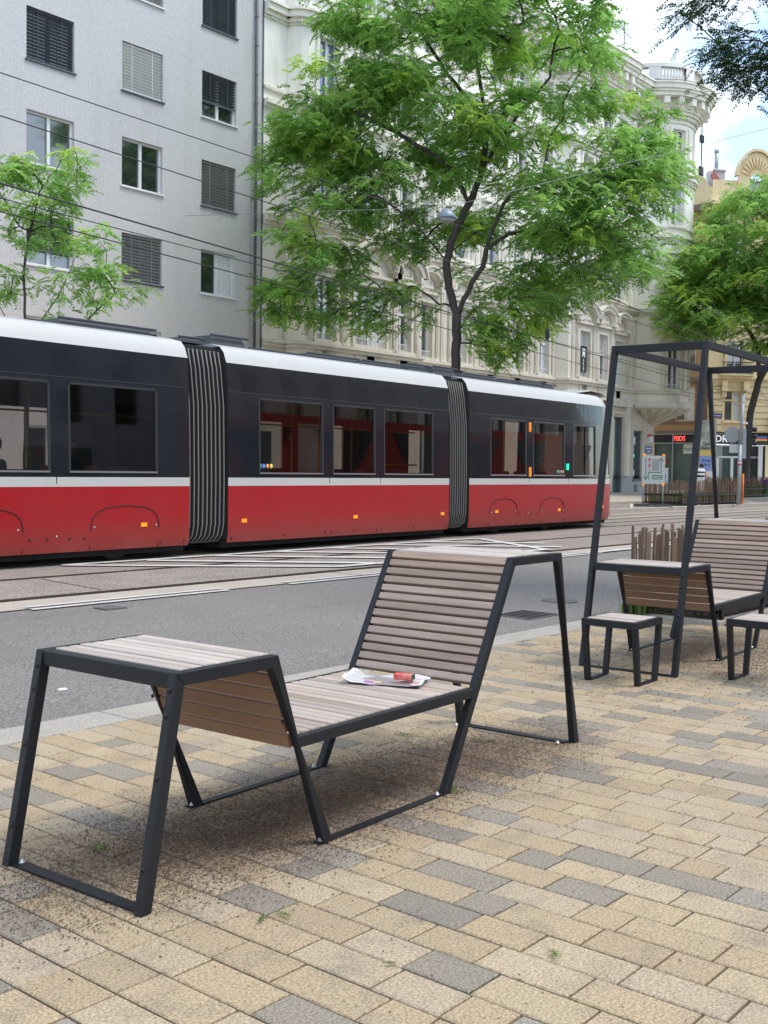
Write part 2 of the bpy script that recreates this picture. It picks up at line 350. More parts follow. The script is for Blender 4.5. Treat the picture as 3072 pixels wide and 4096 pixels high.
# painted lane line, hatched field
b = MB()
def stripe(b, p, q, wd, z):
    p = Vector((*p, 0)); q = Vector((*q, 0)); d = (q - p).normalized(); n = Vector((-d.y, d.x, 0)) * wd / 2
    b.add([(v.x, v.y, z) for v in (p - n, q - n, q + n, p + n)], [(0, 1, 2, 3)])
for a, c in ((-1, .9), (6.15, 8.75), (9.75, 17.6)):
    stripe(b, (a, 9.66), (c, 9.66), .075, -.006); stripe(b, (a, 9.785), (c, 9.785), .075, .003)
stripe(b, (17.6, 9.75), (60, 9.75), .14, .003)
b.build('lane_line', 'paint', kind='structure')
b = MB()
stripe(b, (9.1, 13.5), (19.0, 13.35), .17, .016); stripe(b, (9.1, 13.5), (11.9, 10.72), .18, .015)
stripe(b, (11.8, 10.75), (17.4, 10.62), .16, .016); stripe(b, (19.0, 13.3), (17.3, 10.65), .18, .015)
for k in range(6):
    x = 10.5 + k * 1.35; y0 = 13.4; y1 = 10.8 if k < 5 else 11.6
    stripe(b, (x, y0), (x + (y0 - y1) * .85, y1), .24, .0145)
b.build('hatched_marking', 'paint', kind='structure')
b = MB()
for p, q in (((7.85, 12.1), (7.65, 10.6)), ((15.4, 12.2), (13.2, 10.5)), ((21, 12.3), (20.9, 10.4)), ((26, 16), (25.8, 10.4)), ((3.0, 12.2), (2.9, 9.8)), ((11.2, 10.3), (11.2, 9.73)), ((17.2, 10.3), (17.2, 9.73)), ((5.2, 10.3), (5.2, 9.73))): stripe(b, p, q, .02, .0045)
b.build('slab_joints', 'seam', kind='structure')
# kerb stones
b = MB(); x = -6.0
while x < 60:
    l = rnd.uniform(.95, 1.05); b.box(x, x + l - .008, 5.035, 5.34, -.2, .002 + rnd.uniform(-.002, .002)); x += l
b.build('kerb_stones', 'kerb', kind='structure', bevel=.012)
quad_sheet('pavement_bed', -60, 260, [(-60, -.010), (5.03, -.010)], 'sand')
b = MB(); b.box(-60, 260, 5.3, 5.42, -.2, -.075); b.build('gutter_edge', 'asphalt', kind='structure')
# pavers, one mesh
b = MB(); x = -1.5; W_ = .157
cols = [(.375, .282, .170), (.395, .302, .185), (.36, .268, .16), (.395, .308, .198), (.385, .30, .202)]
greys = [(.235, .20, .152), (.26, .225, .178), (.21, .18, .142)]
prevgrey = False
while x < 34:
    y = -4.0 + rnd.uniform(0, .3); ymin = -4.
    if x > 6: y = x * .33 - 1.2 + rnd.uniform(0, .3)
    while y < 5.03:
        l = rnd.choice((.158, .237, .237, .316, .316)); y1 = min(y + l, 5.03)
        grey = rnd.random() < .21; c = rnd.choice(greys if grey else cols); k = rnd.uniform(.95, 1.05)
        b.cur = tuple(v * k for v in c); g = .0038; h = rnd.uniform(-.0012, .0012); e = .0045
        X0, X1, Y0, Y1 = x + g, x + W_ - g, y + g, y1 - g
        if Y1 - Y0 > .03:
            b.add([(X0, Y0, -.012), (X1, Y0, -.012), (X1, Y1, -.012), (X0, Y1, -.012), (X0, Y0, h - .004), (X1, Y0, h - .004), (X1, Y1, h - .004), (X0, Y1, h - .004),
                   (X0 + e, Y0 + e, h), (X1 - e, Y0 + e, h), (X1 - e, Y1 - e, h), (X0 + e, Y1 - e, h)],
                  [(0, 1, 5, 4), (1, 2, 6, 5), (2, 3, 7, 6), (3, 0, 4, 7), (4, 5, 9, 8), (5, 6, 10, 9), (6, 7, 11, 10), (7, 4, 8, 11), (8, 9, 10, 11)])
        y = y1 + (0 if y1 < 5.03 else 1)
    x += W_
b.build('pavement', 'paver', kind='structure')
# gutter grate and covers
b = MB(); gz = -.070
b.box(9.45, 10.05, 5.98, 6.46, gz - .02, gz + .004)
g_ = b.build('gutter_grate', 'grate', label='square cast iron gutter grate set in the asphalt near the kerb', cat='drain grate')
b = MB()
for i in range(7):
    for j in range(4): b.box(9.49 + i * .08, 9.545 + i * .08, 6.01 + j * .11, 6.09 + j * .11, gz + .003, gz + .0075)
b.build('slots', 'black', g_)
b = MB(); b.lathe([(.21, -.01), (.21, .004), (.17, .006)], (11.05, 6.6, -.062), 20); b.build('manhole_cover', 'grate', label='small round cover in the asphalt behind the gutter grate', cat='manhole cover')
b = MB(); b.box(6.7, 6.95, 9.2, 9.42, -.03, -.012); b.build('valve_cover', 'grate', label='small oblong cover in the asphalt beside the left lane line', cat='valve cover')
# ------------------------------------------------------------------ street furniture: loungers
T = .75; tA = .1433; tB = .6259; fB = .8905; sL = .756; sR = 1.9167; hs = .437; kf = 1.6936; tL = 2.2447; ht = 1.006; tR = 2.725; fE = 2.9087; BW = .74
def bar2d(b, pts, w, y0, y1, closed=False):
    """mitred flat bar following outer outline pts (x,z), inside to the right of travel"""
    P = [Vector(p) for p in pts]; n = len(P); inn = []
    for i in range(n):
        a = (P[i] - P[i - 1]).normalized() if i else None; c = (P[i + 1] - P[i]).normalized() if i < n - 1 else None
        if a is None or c is None:
            d = a or c; nn = Vector((d.y, -d.x)); k = w
            q = P[i] + nn * w
            if abs(P[i].y) < .001 and abs(d.y) > .05: q = Vector((P[i].x + w / abs(d.y), P[i].y))
            inn.append(q); continue
        n1 = Vector((a.y, -a.x)); n2 = Vector((c.y, -c.x)); m_ = (n1 + n2).normalized(); inn.append(P[i] + m_ * (w / max(.3, m_.dot(n1))))
    for i in range(n - 1):
        q = [P[i], P[i + 1], inn[i + 1], inn[i]]
        b.add([(v.x, y, v.y) for y in (y0, y1) for v in q], [(0, 1, 2, 3), (7, 6, 5, 4), (0, 4, 5, 1), (1, 5, 6, 2), (2, 6, 7, 3), (3, 7, 4, 0)])
def woodcol(base, rn):
    k = rn.uniform(.70, 1.28); h = rn.uniform(-.03, .06); return (base[0] * k + h * .3, base[1] * k, base[2] * k - h * .3)
def slats(name, m, base, parent, p, q, n, w, th, y0, y1, rn, gap=.011):
    """n boards across the bench between frame points p and q (x,z); outward normal to the left of p->q"""
    p = Vector(p); q = Vector(q); d = (q - p); Lh = d.length; d.normalize(); nn = Vector((-d.y, d.x)); b = MB(); pitch = Lh / n
    for i in range(n):
        a = p + d * (pitch * i + gap / 2); c = p + d * (pitch * (i + 1) - gap / 2); b.cur = woodcol(base, rn)
        j = rn.uniform(-.0015, .0015); a1, c1 = a + nn * j, c + nn * j; a2, c2 = a1 - nn * th, c1 - nn * th; e = .003
        prof = [a2, a1 - nn * e, a1 + d * e, c1 - d * e, c1 - nn * e, c2]; k = len(prof)
        dy = rn.uniform(-.0015, .0015)
        b.add([(v.x, y + dy, v.y) for y in (y0, y1) for v in prof], [tuple(range(k - 1, -1, -1)), tuple(range(k, 2 * k))] + [(i2, (i2 + 1) % k, k + (i2 + 1) % k, k + i2) for i2 in range(k)])
    return b.build(name, m, parent)
def lounger(loc, rz, label, seed, arbour=False):
    rn = random.Random(seed); W = BW; fw, ft = .044, .036
    root = empty('lounge_bench', loc, rz, label, 'bench', 'wood and steel lounge benches')
    P = 2.37; pA = (tA / T * P, P); pE = (fE - (fE - tR) / ht * P, P)
    def side(y0, y1):
        b = MB()
        if arbour:
            bar2d(b, [(0, 0), pA, pE, (fE, 0)], fw + .012, y0, y1)
            bar2d(b, [(tA + .02, T), (tB, T), (fB, 0)], fw, y0 + .001, y1 - .001)
            bar2d(b, [(kf, 0), (tL, ht), (tR - .02, ht)], .036, y0 + .001, y1 - .001)
        else:
            bar2d(b, [(0, 0), (tA, T), (tB, T), (fB, 0)], fw, y0, y1)
            bar2d(b, [(kf, 0), (tL, ht), (tR, ht), (fE, 0)], .040, y0, y1)
        b.box(sL - .018, sR + .008, y0 + .002, y1 - .002, hs - fw, hs - .001)
        return b.build('side_frame', 'metal', root, bevel=.003)
    side(0, ft); side(W - ft, W)
    b = MB(); k = .05
    b.box(tA + .002, tA + k, ft, W - ft, T - .055, T - .002); b.build('table_rail', 'metal', root, bevel=.003)
    for xx in (.012, fE - .052):
        b = MB(); b.box(xx, xx + .05, ft, W - ft, .001, .009); b.build('foot_bar', 'metal', root)
    for yy in (.002, W - ft + .002):
        b = MB(); b.box(fB - .02, kf + .01, yy, yy + .036, .001, .008); b.build('foot_bar', 'metal', root)
    if arbour:
        for (px, pz), s in ((pA, 1), (pE, -1)):
            b = MB(); b.box(min(px, px + s * .06), max(px, px + s * .06), ft, W - ft, pz - .058, pz - .002); b.build('roof_rail', 'metal', root, bevel=.003)
    b = MB()
    for y in (-.006, W - .034):     # bolt heads
        for x, z in ((tA + .022, T - .105), (tA + .005, T - .19), (.06, .42), (fB - .06, .02)) if y < 0 else ():
            pass
    for y0 in (.02, W - .02):
        for x, z in ((.136 + .0, T - .055), (.12, T - .135), (.075, .42), (.04, .14)):
            X = tA / T * z; b.lathe([(.011, 0), (.011, .006), (.006, .010)], (0, 0, 0), 8, ax=lambda a, c, h, X=X, z=z, y0=y0: (X - h + .004, y0 + a, z + c))
        for z in (.68, .50):
            X = tB + (fB - tB) * (T - z) / T - .040; b.lathe([(.008, 0), (.008, .004)], (0, 0, 0), 8, ax=lambda a, c, h, X=X, z=z, y0=y0: (X - h, y0 + a, z + c))
    b.build('bolts', 'metal', root)
    b = MB()
    for x, y in ((.075, .055), (.075, W - .055), (fB + .03, .02), (fB + .03, W - .02), (kf - .03, .02), (kf - .03, W - .02), (fE - .09, .055), (fE - .09, W - .055)):
        b.lathe([(.014, .009), (.014, .013), (.009, .013), (.009, .02), (.006, .022)], (x - .03 if x < 1 else x, y, 0), 8)
    b.build('anchor_bolts', 'zinc', root)
    a, c = ft + .001, W - ft - .001
    slats('table_top', 'woodtop', (.46, .385, .325), root, (tA + k + .002, T + .002), (tB - .004, T + .002), 8, .05, .036, a, c, rn, .009)
    # overlay of the first board on the rail
    dx = (fB - tB) / T
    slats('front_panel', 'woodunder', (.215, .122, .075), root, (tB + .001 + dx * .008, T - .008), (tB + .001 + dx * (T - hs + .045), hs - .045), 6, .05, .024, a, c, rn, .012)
    slats('seat', 'woodtop', (.41, .325, .265), root, (sL - .02, hs + .002), (sR, hs + .002), 21, .05, .036, a, c, rn, .010)
    slats('backrest', 'wood', (.40, .295, .235), root, (kf + (tL - kf) * (hs + .012) / ht + .004, hs + .012), (tL + .004, ht + .001), 14, .05, .040, a, c, rn, .012)
    slats('head_shelf', 'woodtop', (.46, .385, .325), root, (tL + .012, ht + .002), (tR - .045, ht + .002), 8, .05, .032, a, c, rn, .008)
    return root
lounger((2.150, 2.770, 0), R(2.723), 'wooden slatted lounge bench in the foreground with a newspaper on its seat', 3)
lounger((7.156, 3.339, 0), R(3.39), 'wooden slatted lounge bench under a tall open steel frame beside the picket planter', 5, True)
# stools
def stool(loc, rz, label):
    root = empty('stool', loc, rz, label, 'stool', 'low slatted stools beside the framed bench'); rn = random.Random(int(loc[0] * 10)); w, d, h = .43, .40, .43; fx = .15
    b = MB(); b.box(-w / 2, w / 2, -d / 2, -d / 2 + .03, h - .048, h - .001); b.box(-w / 2, w / 2, d / 2 - .03, d / 2, h - .048, h - .001)
    b.box(-w / 2 + .001, -w / 2 + .03, -d / 2 + .03, d / 2 - .03, h - .047, h - .002); b.box(w / 2 - .03, w / 2 - .001, -d / 2 + .03, d / 2 - .03, h - .047, h - .002); b.build('top_frame', 'metal', root, bevel=.002)
    for sx in (-1, 1):
        for sy in (-1, 1):
            b = MB(); yo = sy * (d / 2 - .001); yi = sy * (d / 2 - .036)
            x0t, x1t = sx * (w / 2 - .002), sx * (w / 2 - .042); x0b, x1b = sx * (fx + .005), sx * (fx - .034)
            b.add([(x0t, yo, h - .05), (x1t, yo, h - .05), (x1b, yo, 0), (x0b, yo, 0), (x0t, yi, h - .05), (x1t, yi, h - .05), (x1b, yi, 0), (x0b, yi, 0)],
                  [(0, 1, 2, 3), (7, 6, 5, 4), (0, 4, 5, 1), (1, 5, 6, 2), (2, 6, 7, 3), (3, 7, 4, 0)]); b.build('leg', 'metal', root, bevel=.002)
    for sy in (-1, 1):
        b = MB(); b.box(-fx + .04, fx - .04, sy * (d / 2 - .022) - .02, sy * (d / 2 - .022) + .02, .001, .009); b.build('foot_bar', 'metal', root)
    b = MB()
    slats('seat', 'woodtop', (.44, .37, .32), root, (-w / 2 + .032, h + .002), (w / 2 - .032, h + .002), 6, .05, .022, -d / 2 + .031, d / 2 - .031, rn, .009)
stool((6.825, 3.58, 0), R(3), 'low slatted stool in full view beside the end of the framed bench')
stool((7.51, 2.85, 0), R(2), 'low slatted stool cut off by the right edge of the photo')
# newspaper and packet on the seat
b = MB(); n_, m_ = 26, 18; rn = random.Random(4)
def papz(u, v):
    return .442 + .010 + .007 * math.sin(u * 7 + v * 3) + .005 * math.sin(v * 11 - u * 4) + (.026 * max(0, (.14 - u) / .14) ** 1.5) + .012 * max(0, v - .8)
grid = []
for i in range(n_ + 1):
    for j in range(m_ + 1):
        u, v = i / n_, j / m_; sx = (u - .5) * .36; sy = (v - .5) * .24; a = -1.15
        grid.append((3.905 + math.cos(a) * sx - math.sin(a) * sy, 3.235 + math.sin(a) * sx + math.cos(a) * sy, papz(u, v) - .004))
for i in range(n_):
    for j in range(m_):
        u, v = i / n_, j / m_; c = (.54, .52, .50)
        if j in (0, m_ - 1) or i in (0, n_ - 1): c = (.58, .56, .54)
        elif .25 < u < .5 and v < .45: c = rn.choice(((.25, .12, .36), (.45, .2, .3), (.62, .52, .2)))
        elif .5 < u < .72 and .15 < v < .6: c = rn.choice(((.6, .3, .22), (.66, .5, .45)))
        elif .3 < u < .6 and .45 < v < .75: c = rn.choice(((.3, .38, .42), (.5, .56, .5), (.64, .6, .35)))
        elif u > .75: c = (.55, .17, .15) if (j % 4 == 1) else (.52, .50, .49)
        elif j % 2: c = (.38, .38, .39)
        b.cur = c; k = i * (m_ + 1) + j; b.add([grid[k], grid[k + m_ + 1], grid[k + m_ + 2], grid[k + 1]], [(0, 1, 2, 3)], True)
b.cur = (.25, .23, .22)
for dz in (.006, .003):
    k = [0, m_, len(grid) - 1, len(grid) - 1 - m_]; q = [Vector(grid[i]) for i in k]; ce = sum(q, Vector()) / 4
    b.add([(v.x * .93 + ce.x * .07 + .004, v.y * .93 + ce.y * .07 - .012, .4405 + dz) for v in q], [(0, 1, 2, 3)])
b.build('newspaper', 'paper', label='crumpled colour newspaper lying open on the bench seat', cat='newspaper')
t_ = empty('drink_carton', (3.905, 3.135, .475), R(-70), 'small crushed red and green packet lying on the newspaper', 'packet')
b = MB(); b.box(-.045, .045, -.022, .022, -.012, .016); b.build('packet_body', mat('packet_red', (.62, .04, .03), .4, noise=(30, .7, (.75, .4, .35))), t_, bevel=.006)
b = MB(); b.box(.040, .0475, -.021, .021, -.011, .015); b.build('packet_base', mat('packet_green', (.02, .06, .035), .3), t_, bevel=.004)
# ------------------------------------------------------------------ tram
ta = math.atan2(.0399, .9992)
tram = empty('tram', (-math.sin(ta) * 13.1, math.cos(ta) * 13.1, 0), ta, 'long red and white low floor tram with black window band passing behind the benches', 'tram')
PROF = [(.1, .05), (.35, .0), (1.3, 0), (2.62, .03), (3.12, .06), (3.3, .13), (3.42, .24)]
def prof(v):
    for (a, p), (c, q) in zip(PROF[:-1], PROF[1:]):
        if v <= c: return p + (q - p) * max(0, (v - a) / (c - a))
    return PROF[-1][1]
WT = 2.4
nose = [(25.95, 0), (26.4, .02), (26.75, .07), (27.0, .15), (27.25, .26), (27.45, .42), (27.58, .66), (27.64, .93), (27.66, 1.2)]
pl_ = [(0, 0)] + nose + [(x, WT - y) for x, y in nose[-2::-1]] + [(0, WT)]
TP = Path(pl_, 0)
def tm(u, v, w):
    x, y, z = TP.at(u, v, w + prof(v)); k = max(0, min(1, (x - 25.7) / 1.6)); lean = k * k * (.0 + .13 * max(0, v - 1.2) + .05 * max(0, .9 - v) + .25 * max(0, v - 2.9) ** 1.2)
    return (x - lean, y, z)
UE = TP.u[-1]; UNOSE = TP.u[9]      # centre of the nose
secs = [(1.0, 11.98), (12.82, 19.22), (19.98, None)]
B0, B1 = 1.33, 2.60
wins = {0: [(3.4, 6.1), (6.5, 9.40), (9.70, 11.33)], 1: [(13.54, 15.20), (15.46, 16.72), (16.98, 18.64)], 2: [(20.82, 22.38), (22.68, 24.22), (24.64, 25.86)]}
u_a = TP.u[1]; front_end = UNOSE + (UNOSE - TP.u[1])
for si, (a, c) in enumerate(secs):
    e = c if c else front_end
    for nm, mt, v0, v1, du in (('lower_panel', 'red', .19, 1.12, .3), ('waist_stripe', 'twhite', 1.12, 1.255, .3), ('roof_edge', 'twhite', 3.13, 3.40, .3)):
        b = MB(); vs = [v0, v1] if nm == 'waist_stripe' else ([v0, .35, v1] if v1 < 2 else [3.13, 3.2, 3.3, 3.40])
        if si == 2:      # split so the sharp nose stays finely divided
            panel(b, tm, [a, 25.95], vs, du=.4, smooth=True); panel(b, tm, [25.95, front_end], vs, du=.09, smooth=True)
            if nm == 'roof_edge': panel(b, tm, [UNOSE - 1.25, UNOSE + 1.25], [2.78, 3.13], du=.08, smooth=True)
        else: panel(b, tm, [a, e], vs, du=.8, smooth=True)
        b.build(nm, mt, tram)
    hs_ = [(p, q, B0, B1) for p, q in wins[si]]
    if si == 2: hs_.append((26.42, front_end - (26.42 - 25.95), 1.33, 2.56))
    b = MB(); panel(b, tm, [a, e if si < 2 else 25.3], [1.255, 2.65, 2.9, 3.13], [h for h in hs_ if h[1] < 25.2], .05, 1.0, True)
    if si == 2:
        h = [(25.3, 25.86, B0, B1)]
        hs_[2] = (24.64, 25.3, B0, B1)
        b = MB(); panel(b, tm, [a, 25.3], [1.255, 2.65, 2.9, 3.13], hs_[:3], .05, 1.0, True)
        panel(b, tm, [25.3, front_end], [1.255, 2.65, 2.78], h + [hs_[3]], .05, .08, True)
        panel(b, tm, [25.3, UNOSE - 1.25], [2.78, 3.13], (), 0, .08, True); panel(b, tm, [UNOSE + 1.25, front_end], [2.78, 3.13], (), 0, .08, True)
    band = b.build('window_band', 'tblack', tram)
    for p, q in wins[si] + ([(26.42, hs_[3][1])] if si == 2 else []):
        nn_ = max(1, int((q - p) / .08)) if q > 26 else 1
        b = MB(); panel(b, lambda u, v, w: tm(u, v, .018), [p, q], [B0, B1 if q < 26 else 2.56], du=.08 if q > 26 else 1, smooth=True)
        b.build('window_pane', 'tglass', band)
        b = MB(); t = .035; top = B1 if q < 26 else 2.56
        for (x0, x1, z0, z1) in ((p, q, B0, B0 + .02), (p, q, top - t, top), (p, p + t, B0, top), (q - t, q, B0, top)): b.mbox(tm, x0, x1, z0, z1, -.006, .02, nn_ if x1 - x0 > .1 else 1)
        b.build('window_frame', 'tframe', band)
        b = MB(); b.mbox(tm, p + .01, q - .01, B0 - .012, B0 + .012, -.014, 0, nn_); b.build('window_sill', 'chrome', band)
    # roof deck
    b = MB(); x1 = e if si < 2 else 26.8
    ys0, ys1 = prof(3.4), WT - prof(3.4)
    b.add([(a, ys0, 3.40), (x1, ys0, 3.40), (x1, ys1, 3.40), (a, ys1, 3.40), (a, ys0 + .25, 3.46), (x1, ys0 + .25, 3.46), (x1, ys1 - .25, 3.46), (a, ys1 - .25, 3.46)], [(0, 1, 5, 4), (4, 5, 6, 7), (7, 6, 2, 3), (1, 2, 6, 5), (0, 4, 7, 3)]); b.build('roof', 'midgrey', tram)
    # section ends, floor, far wall, ceiling
    b = MB(); b.box(a + .02, (e if si < 2 else 27.0) - .02, .12, WT - .12, .30, .36); b.box(a + .02, (e if si < 2 else 26.5) - .02, .2, WT - .2, 2.72, 2.76); b.build('floor_and_ceiling', 'tint_grey', tram)
    b = MB()
    fw_ = [(p + .1, q - .1, 1.35, 2.35) for p, q in wins[si] if q < 25.2]
    panel(b, lambda u, v, w: (u, WT - .03 - w, v), [a, e if si < 2 else 25.2], [.25, 3.1], fw_, .05); b.build('far_side_wall', 'tint_red' if si else 'tint_grey', tram)
    for xx in ((a, e) if si < 2 else (a,)):
        s_ = 1 if xx == a else -1; b = MB(); zs_ = [.25, 1.3, 2.6, 3.1, 3.36]
        ring_ = [(prof(z) + .012, z) for z in zs_] + [(WT - prof(z) - .012, z) for z in zs_[::-1]] + [(WT - .62, .25), (WT - .62, 2.45), (.62, 2.45), (.62, .25)]
        n_ = len(ring_); x0_, x1_ = xx + s_ * .004, xx + s_ * .06
        b.add([(x0_, y, z) for y, z in ring_] + [(x1_, y, z) for y, z in ring_], [tuple(range(n_)), tuple(range(2 * n_ - 1, n_ - 1, -1))] + [(q, (q + 1) % n_, n_ + (q + 1) % n_, n_ + q) for q in range(n_)])
        b.build('end_wall', 'tframe', tram)
    b = MB(); b.box(a, (e if si < 2 else 26.7), .14, WT - .14, .10, .32); b.build('underframe', 'under', tram)
# panel seams, wheel covers, bolts, reflectors
def seam(u, v0, v1, w=.014, m='seam', nm='panel_joint'):
    b = MB(); k = [v0, 1.3, 2.65, 3.12, v1]; k = sorted({x for x in k if v0 <= x <= v1})
    for p, q in zip(k[:-1], k[1:]): b.mbox(tm, u - w / 2, u + w / 2, p, q, -.003, .006)
    return b.build(nm, m, tram)
for u, v0, v1 in ((9.50, .19, 1.255), (6.3, .19, 1.255), (15.37, .19, 1.255), (16.88, .19, 1.255), (22.52, .19, 1.255), (24.40, .19, 1.255)): seam(u, v0, v1)
for u, v0, v1 in ((9.44, 3.12, 3.4), (15.98, 3.05, 3.4), (22.36, 2.66, 3.4), (24.34, 2.66, 3.4)): seam(u, v0, v1, .012)
for u in (22.53, 24.43): seam(u, 1.255, 2.66, .012)
for i, (a, c) in enumerate(((1.0, 11.98), (12.82, 19.22), (19.98, 25.95))):      # thin ledge line above the windows
    b = MB(); b.mbox(tm, a, c, 2.655, 2.668, -.005, 0); b.build('window_band_ledge', 'tframe', tram)
def archline(uL, uR, vt, m='seam'):
    b = MB(); pts = []; r = .25; sp = uR - uL
    pts = [(uL, .2), (uL + .005, vt - .27), (uL + .04, vt - .16), (uL + .13, vt - .075), (uL + .3, vt - .02), ((uL + uR) / 2, vt + .005), (uR - .3, vt - .02), (uR - .13, vt - .075), (uR - .04, vt - .16), (uR - .005, vt - .27), (uR, .2)]
    b.tube([tm(u, v, -.002) for u, v in pts], .009, 5, smooth=False); return b.build('wheel_cover', m, tram)
for p in ((7.6, 8.96, .83), (10.08, 11.36, .83), (20.82, 22.0, .80), (23.05, 24.22, .80), (2.0, 3.3, .83)): archline(*p)
for u, v in ((11.06, .54), (13.19, .54), (16.12, .53), (18.98, .52), (21.1, .52), (23.96, .50), (26.3, .53), (8.3, .55)):
    b = MB(); b.mbox(tm, u - .055, u + .055, v - .03, v + .03, -.012, 0); b.build('reflector', 'orange_l', tram, bevel=.003)
b = MB()
for u, v in ((9.06, .39), (9.34, .38), (9.72, .38), (9.97, .38), (11.42, .26), (11.88, .26), (12.92, .26), (14.2, .26), (15.28, .27), (15.46, .27), (16.1, .27), (16.8, .27), (16.96, .27), (18.0, .27), (19.12, .27), (20.1, .25), (20.7, .26), (22.1, .42), (22.35, .42), (22.65, .42), (22.9, .42), (24.3, .25), (24.5, .25), (25.2, .25), (25.9, .26)):
    x, y, z = tm(u, v, 0); b.lathe([(.022, 0), (.022, .004), (.01, .004)], (0, 0, 0), 10, ax=lambda p, q, h, x=x, y=y, z=z: (x + p, y - h, z + q))
b.build('panel_plugs', 'seam', tram)
b = MB()
for u, v in ((8.88, .53), (10.15, .53), (11.3, .53), (9.50, .42), (22.5, .46), (20.9, .50), (21.93, .50), (23.1, .5), (24.18, .49)):
    x, y, z = tm(u, v, 0); b.lathe([(.016, 0), (.016, .006), (.008, .01)], (0, 0, 0), 10, ax=lambda p, q, h, x=x, y=y, z=z: (x + p, y - h, z + q))
b.build('cover_locks', 'zinc', tram)
for u in (8.3, 10.7, 21.4, 23.65, 2.6, 4.5): b = MB(); b.lathe([(.05, 0), (.28, .02), (.30, .05), (.30, .12)], (0, 0, 0), 24, ax=lambda p, q, h, u=u: (u + p, .2 + h, .31 + q)); b.build('wheel', 'rail', tram)
# marker lamps, coloured stickers, green door button, destination display, number
for v in (2.46, 1.42):
    b = MB(); b.mbox(tm, 22.50, 22.56, v - .11, v + .09, -.02, 0); b.build('marker_lamp', 'orangelit', tram, bevel=.01)
b = MB(); b.mbox(tm, 24.30, 24.40, 1.47, 1.62, -.015, 0); b.build('door_button', 'greenlit', tram, bevel=.02)
for base, v in ((13.70, 1.45), (24.02, 1.42)):
    for k, cc in enumerate(((.05, .5, .3), (.02, .15, .7), (.8, .25, .03), (.8, .6, .05))):
        nm = 'sticker%d' % k
        if nm not in M: M[nm] = mat('sticker', cc, .5)
        x, y, z = tm(base - .12 + k * .09, v, .012); b = MB(); b.lathe([(.042, 0), (.042, .003)], (0, 0, 0), 14, ax=lambda p, q, h, x=x, y=y, z=z: (x + p * .9, y - h, z + q)); b.build('window_sticker', nm, tram)
        b = MB(); b.box(x - .012, x - .004, y - .006, y - .0035, z - .02, z + .022); b.box(x - .004, x + .014, y - .006, y - .0035, z - .02, z - .012); b.build('window_sticker_mark', 'white', tram)
b = MB(); b.box(21.34, 21.64, .5, .56, 2.22, 2.52); d_ = b.build('destination_display', 'black', tram)
for i, s_ in enumerate(('62', 'LLL', '...')): text(['5 64', 'VBH', 'LINE'][i] if False else ['6 34', '10 27', '3 41'][i], .10, lambda x, y, z, i=i: (21.49 + x, .499 - z, 2.45 - i * .095 + y), 'orangelit', tram)
text('96', .20, lambda x, y, z: tm(26.75 + x * .8, 2.87 + y, -.008 - z), 'white', tram, 'fleet_number')
# bellows
for a, c in ((11.98, 12.82), (19.22, 19.98)):
    b = MB(); n = 9; pts = [(3.36, .34), (3.30, .22), (3.0, .15), (2.4, .08), (1.2, .055), (.5, .06), (.32, .10), (.22, .2), (.18, .4)]
    zz = []
    for i in range(2 * n + 1):
        u = a + (c - a) * i / (2 * n); dp = .07 if i % 2 == 0 else 0
        zz.append([(u, y + dp, z) for z, y in pts])
    vs = [p for r_ in zz for p in r_]; m2 = len(pts)
    b.add(vs, [(i * m2 + j, (i + 1) * m2 + j, (i + 1) * m2 + j + 1, i * m2 + j + 1) for i in range(2 * n) for j in range(m2 - 1)])
    b.add([(x, WT - y, z) for x, y, z in vs], [(i * m2 + j, (i + 1) * m2 + j, (i + 1) * m2 + j + 1, i * m2 + j + 1) for i in range(2 * n) for j in range(m2 - 1)])
    b.box(a, c, .3, WT - .3, 3.33, 3.38)
    bl = b.build('bellows', 'bellow', tram)
    b = MB()
    for i in range(n):
        u = a + (c - a) * (i + .5) / n; b.tube([(u, y - .006, z) for z, y in pts[1:]], .012, 6)
    b.build('bellows_ribs', 'rib', bl)
# roof equipment
def roofbox(x0, x1, y0, y1, z1, m='black'):
    b = MB(); e = .08; b.add([(x0, y0, 3.44), (x1, y0, 3.44), (x1, y1, 3.44), (x0, y1, 3.44), (x0 + e, y0 + e, z1), (x1 - e, y0 + e, z1), (x1 - e, y1 - e, z1), (x0 + e, y1 - e, z1)], [(0, 1, 5, 4), (1, 2, 6, 5), (2, 3, 7, 6), (3, 0, 4, 7), (4, 5, 6, 7)])
    b.box(x0 - .02, x1 + .02, y0 - .01, y0 + .02, z1 - .03, z1 + .01); b.build('roof_unit', mat('roof_unit', (.035, .038, .045), .5), tram, bevel=.01)
M['runit'] = mat('roof_unit', (.035, .038, .045), .5)
for x0, x1, z1 in ((9.9, 11.7, 3.60), (12.2, 12.75, 3.56), (12.9, 13.75, 3.66), (13.8, 15.0, 3.52), (15.3, 16.8, 3.58), (16.9, 18.3, 3.58), (18.4, 19.15, 3.64), (19.3, 20.2, 3.66), (20.4, 21.8, 3.60), (21.9, 22.7, 3.58), (22.9, 24.0, 3.62), (24.05, 24.6, 3.60)): roofbox(x0, x1, .5, 1.9, z1 - .03)
b = MB()     # white front roof fairing
vs = []; 
for i, (x, z) in enumerate(((24.9, 3.40), (25.4, 3.47), (26.0, 3.54), (26.6, 3.51), (26.95, 3.42))):
    for y, dz in ((.24, -.03), (.36, -.0), (.6, .02), (1.8, .02), (2.04, 0), (2.16, -.03)): vs.append((x, y, max(3.38, z + dz)))
b.add(vs, [(i * 6 + j, (i + 1) * 6 + j, (i + 1) * 6 + j + 1, i * 6 + j + 1) for i in range(4) for j in range(5)], True); b.build('roof_fairing', 'twhite', tram)
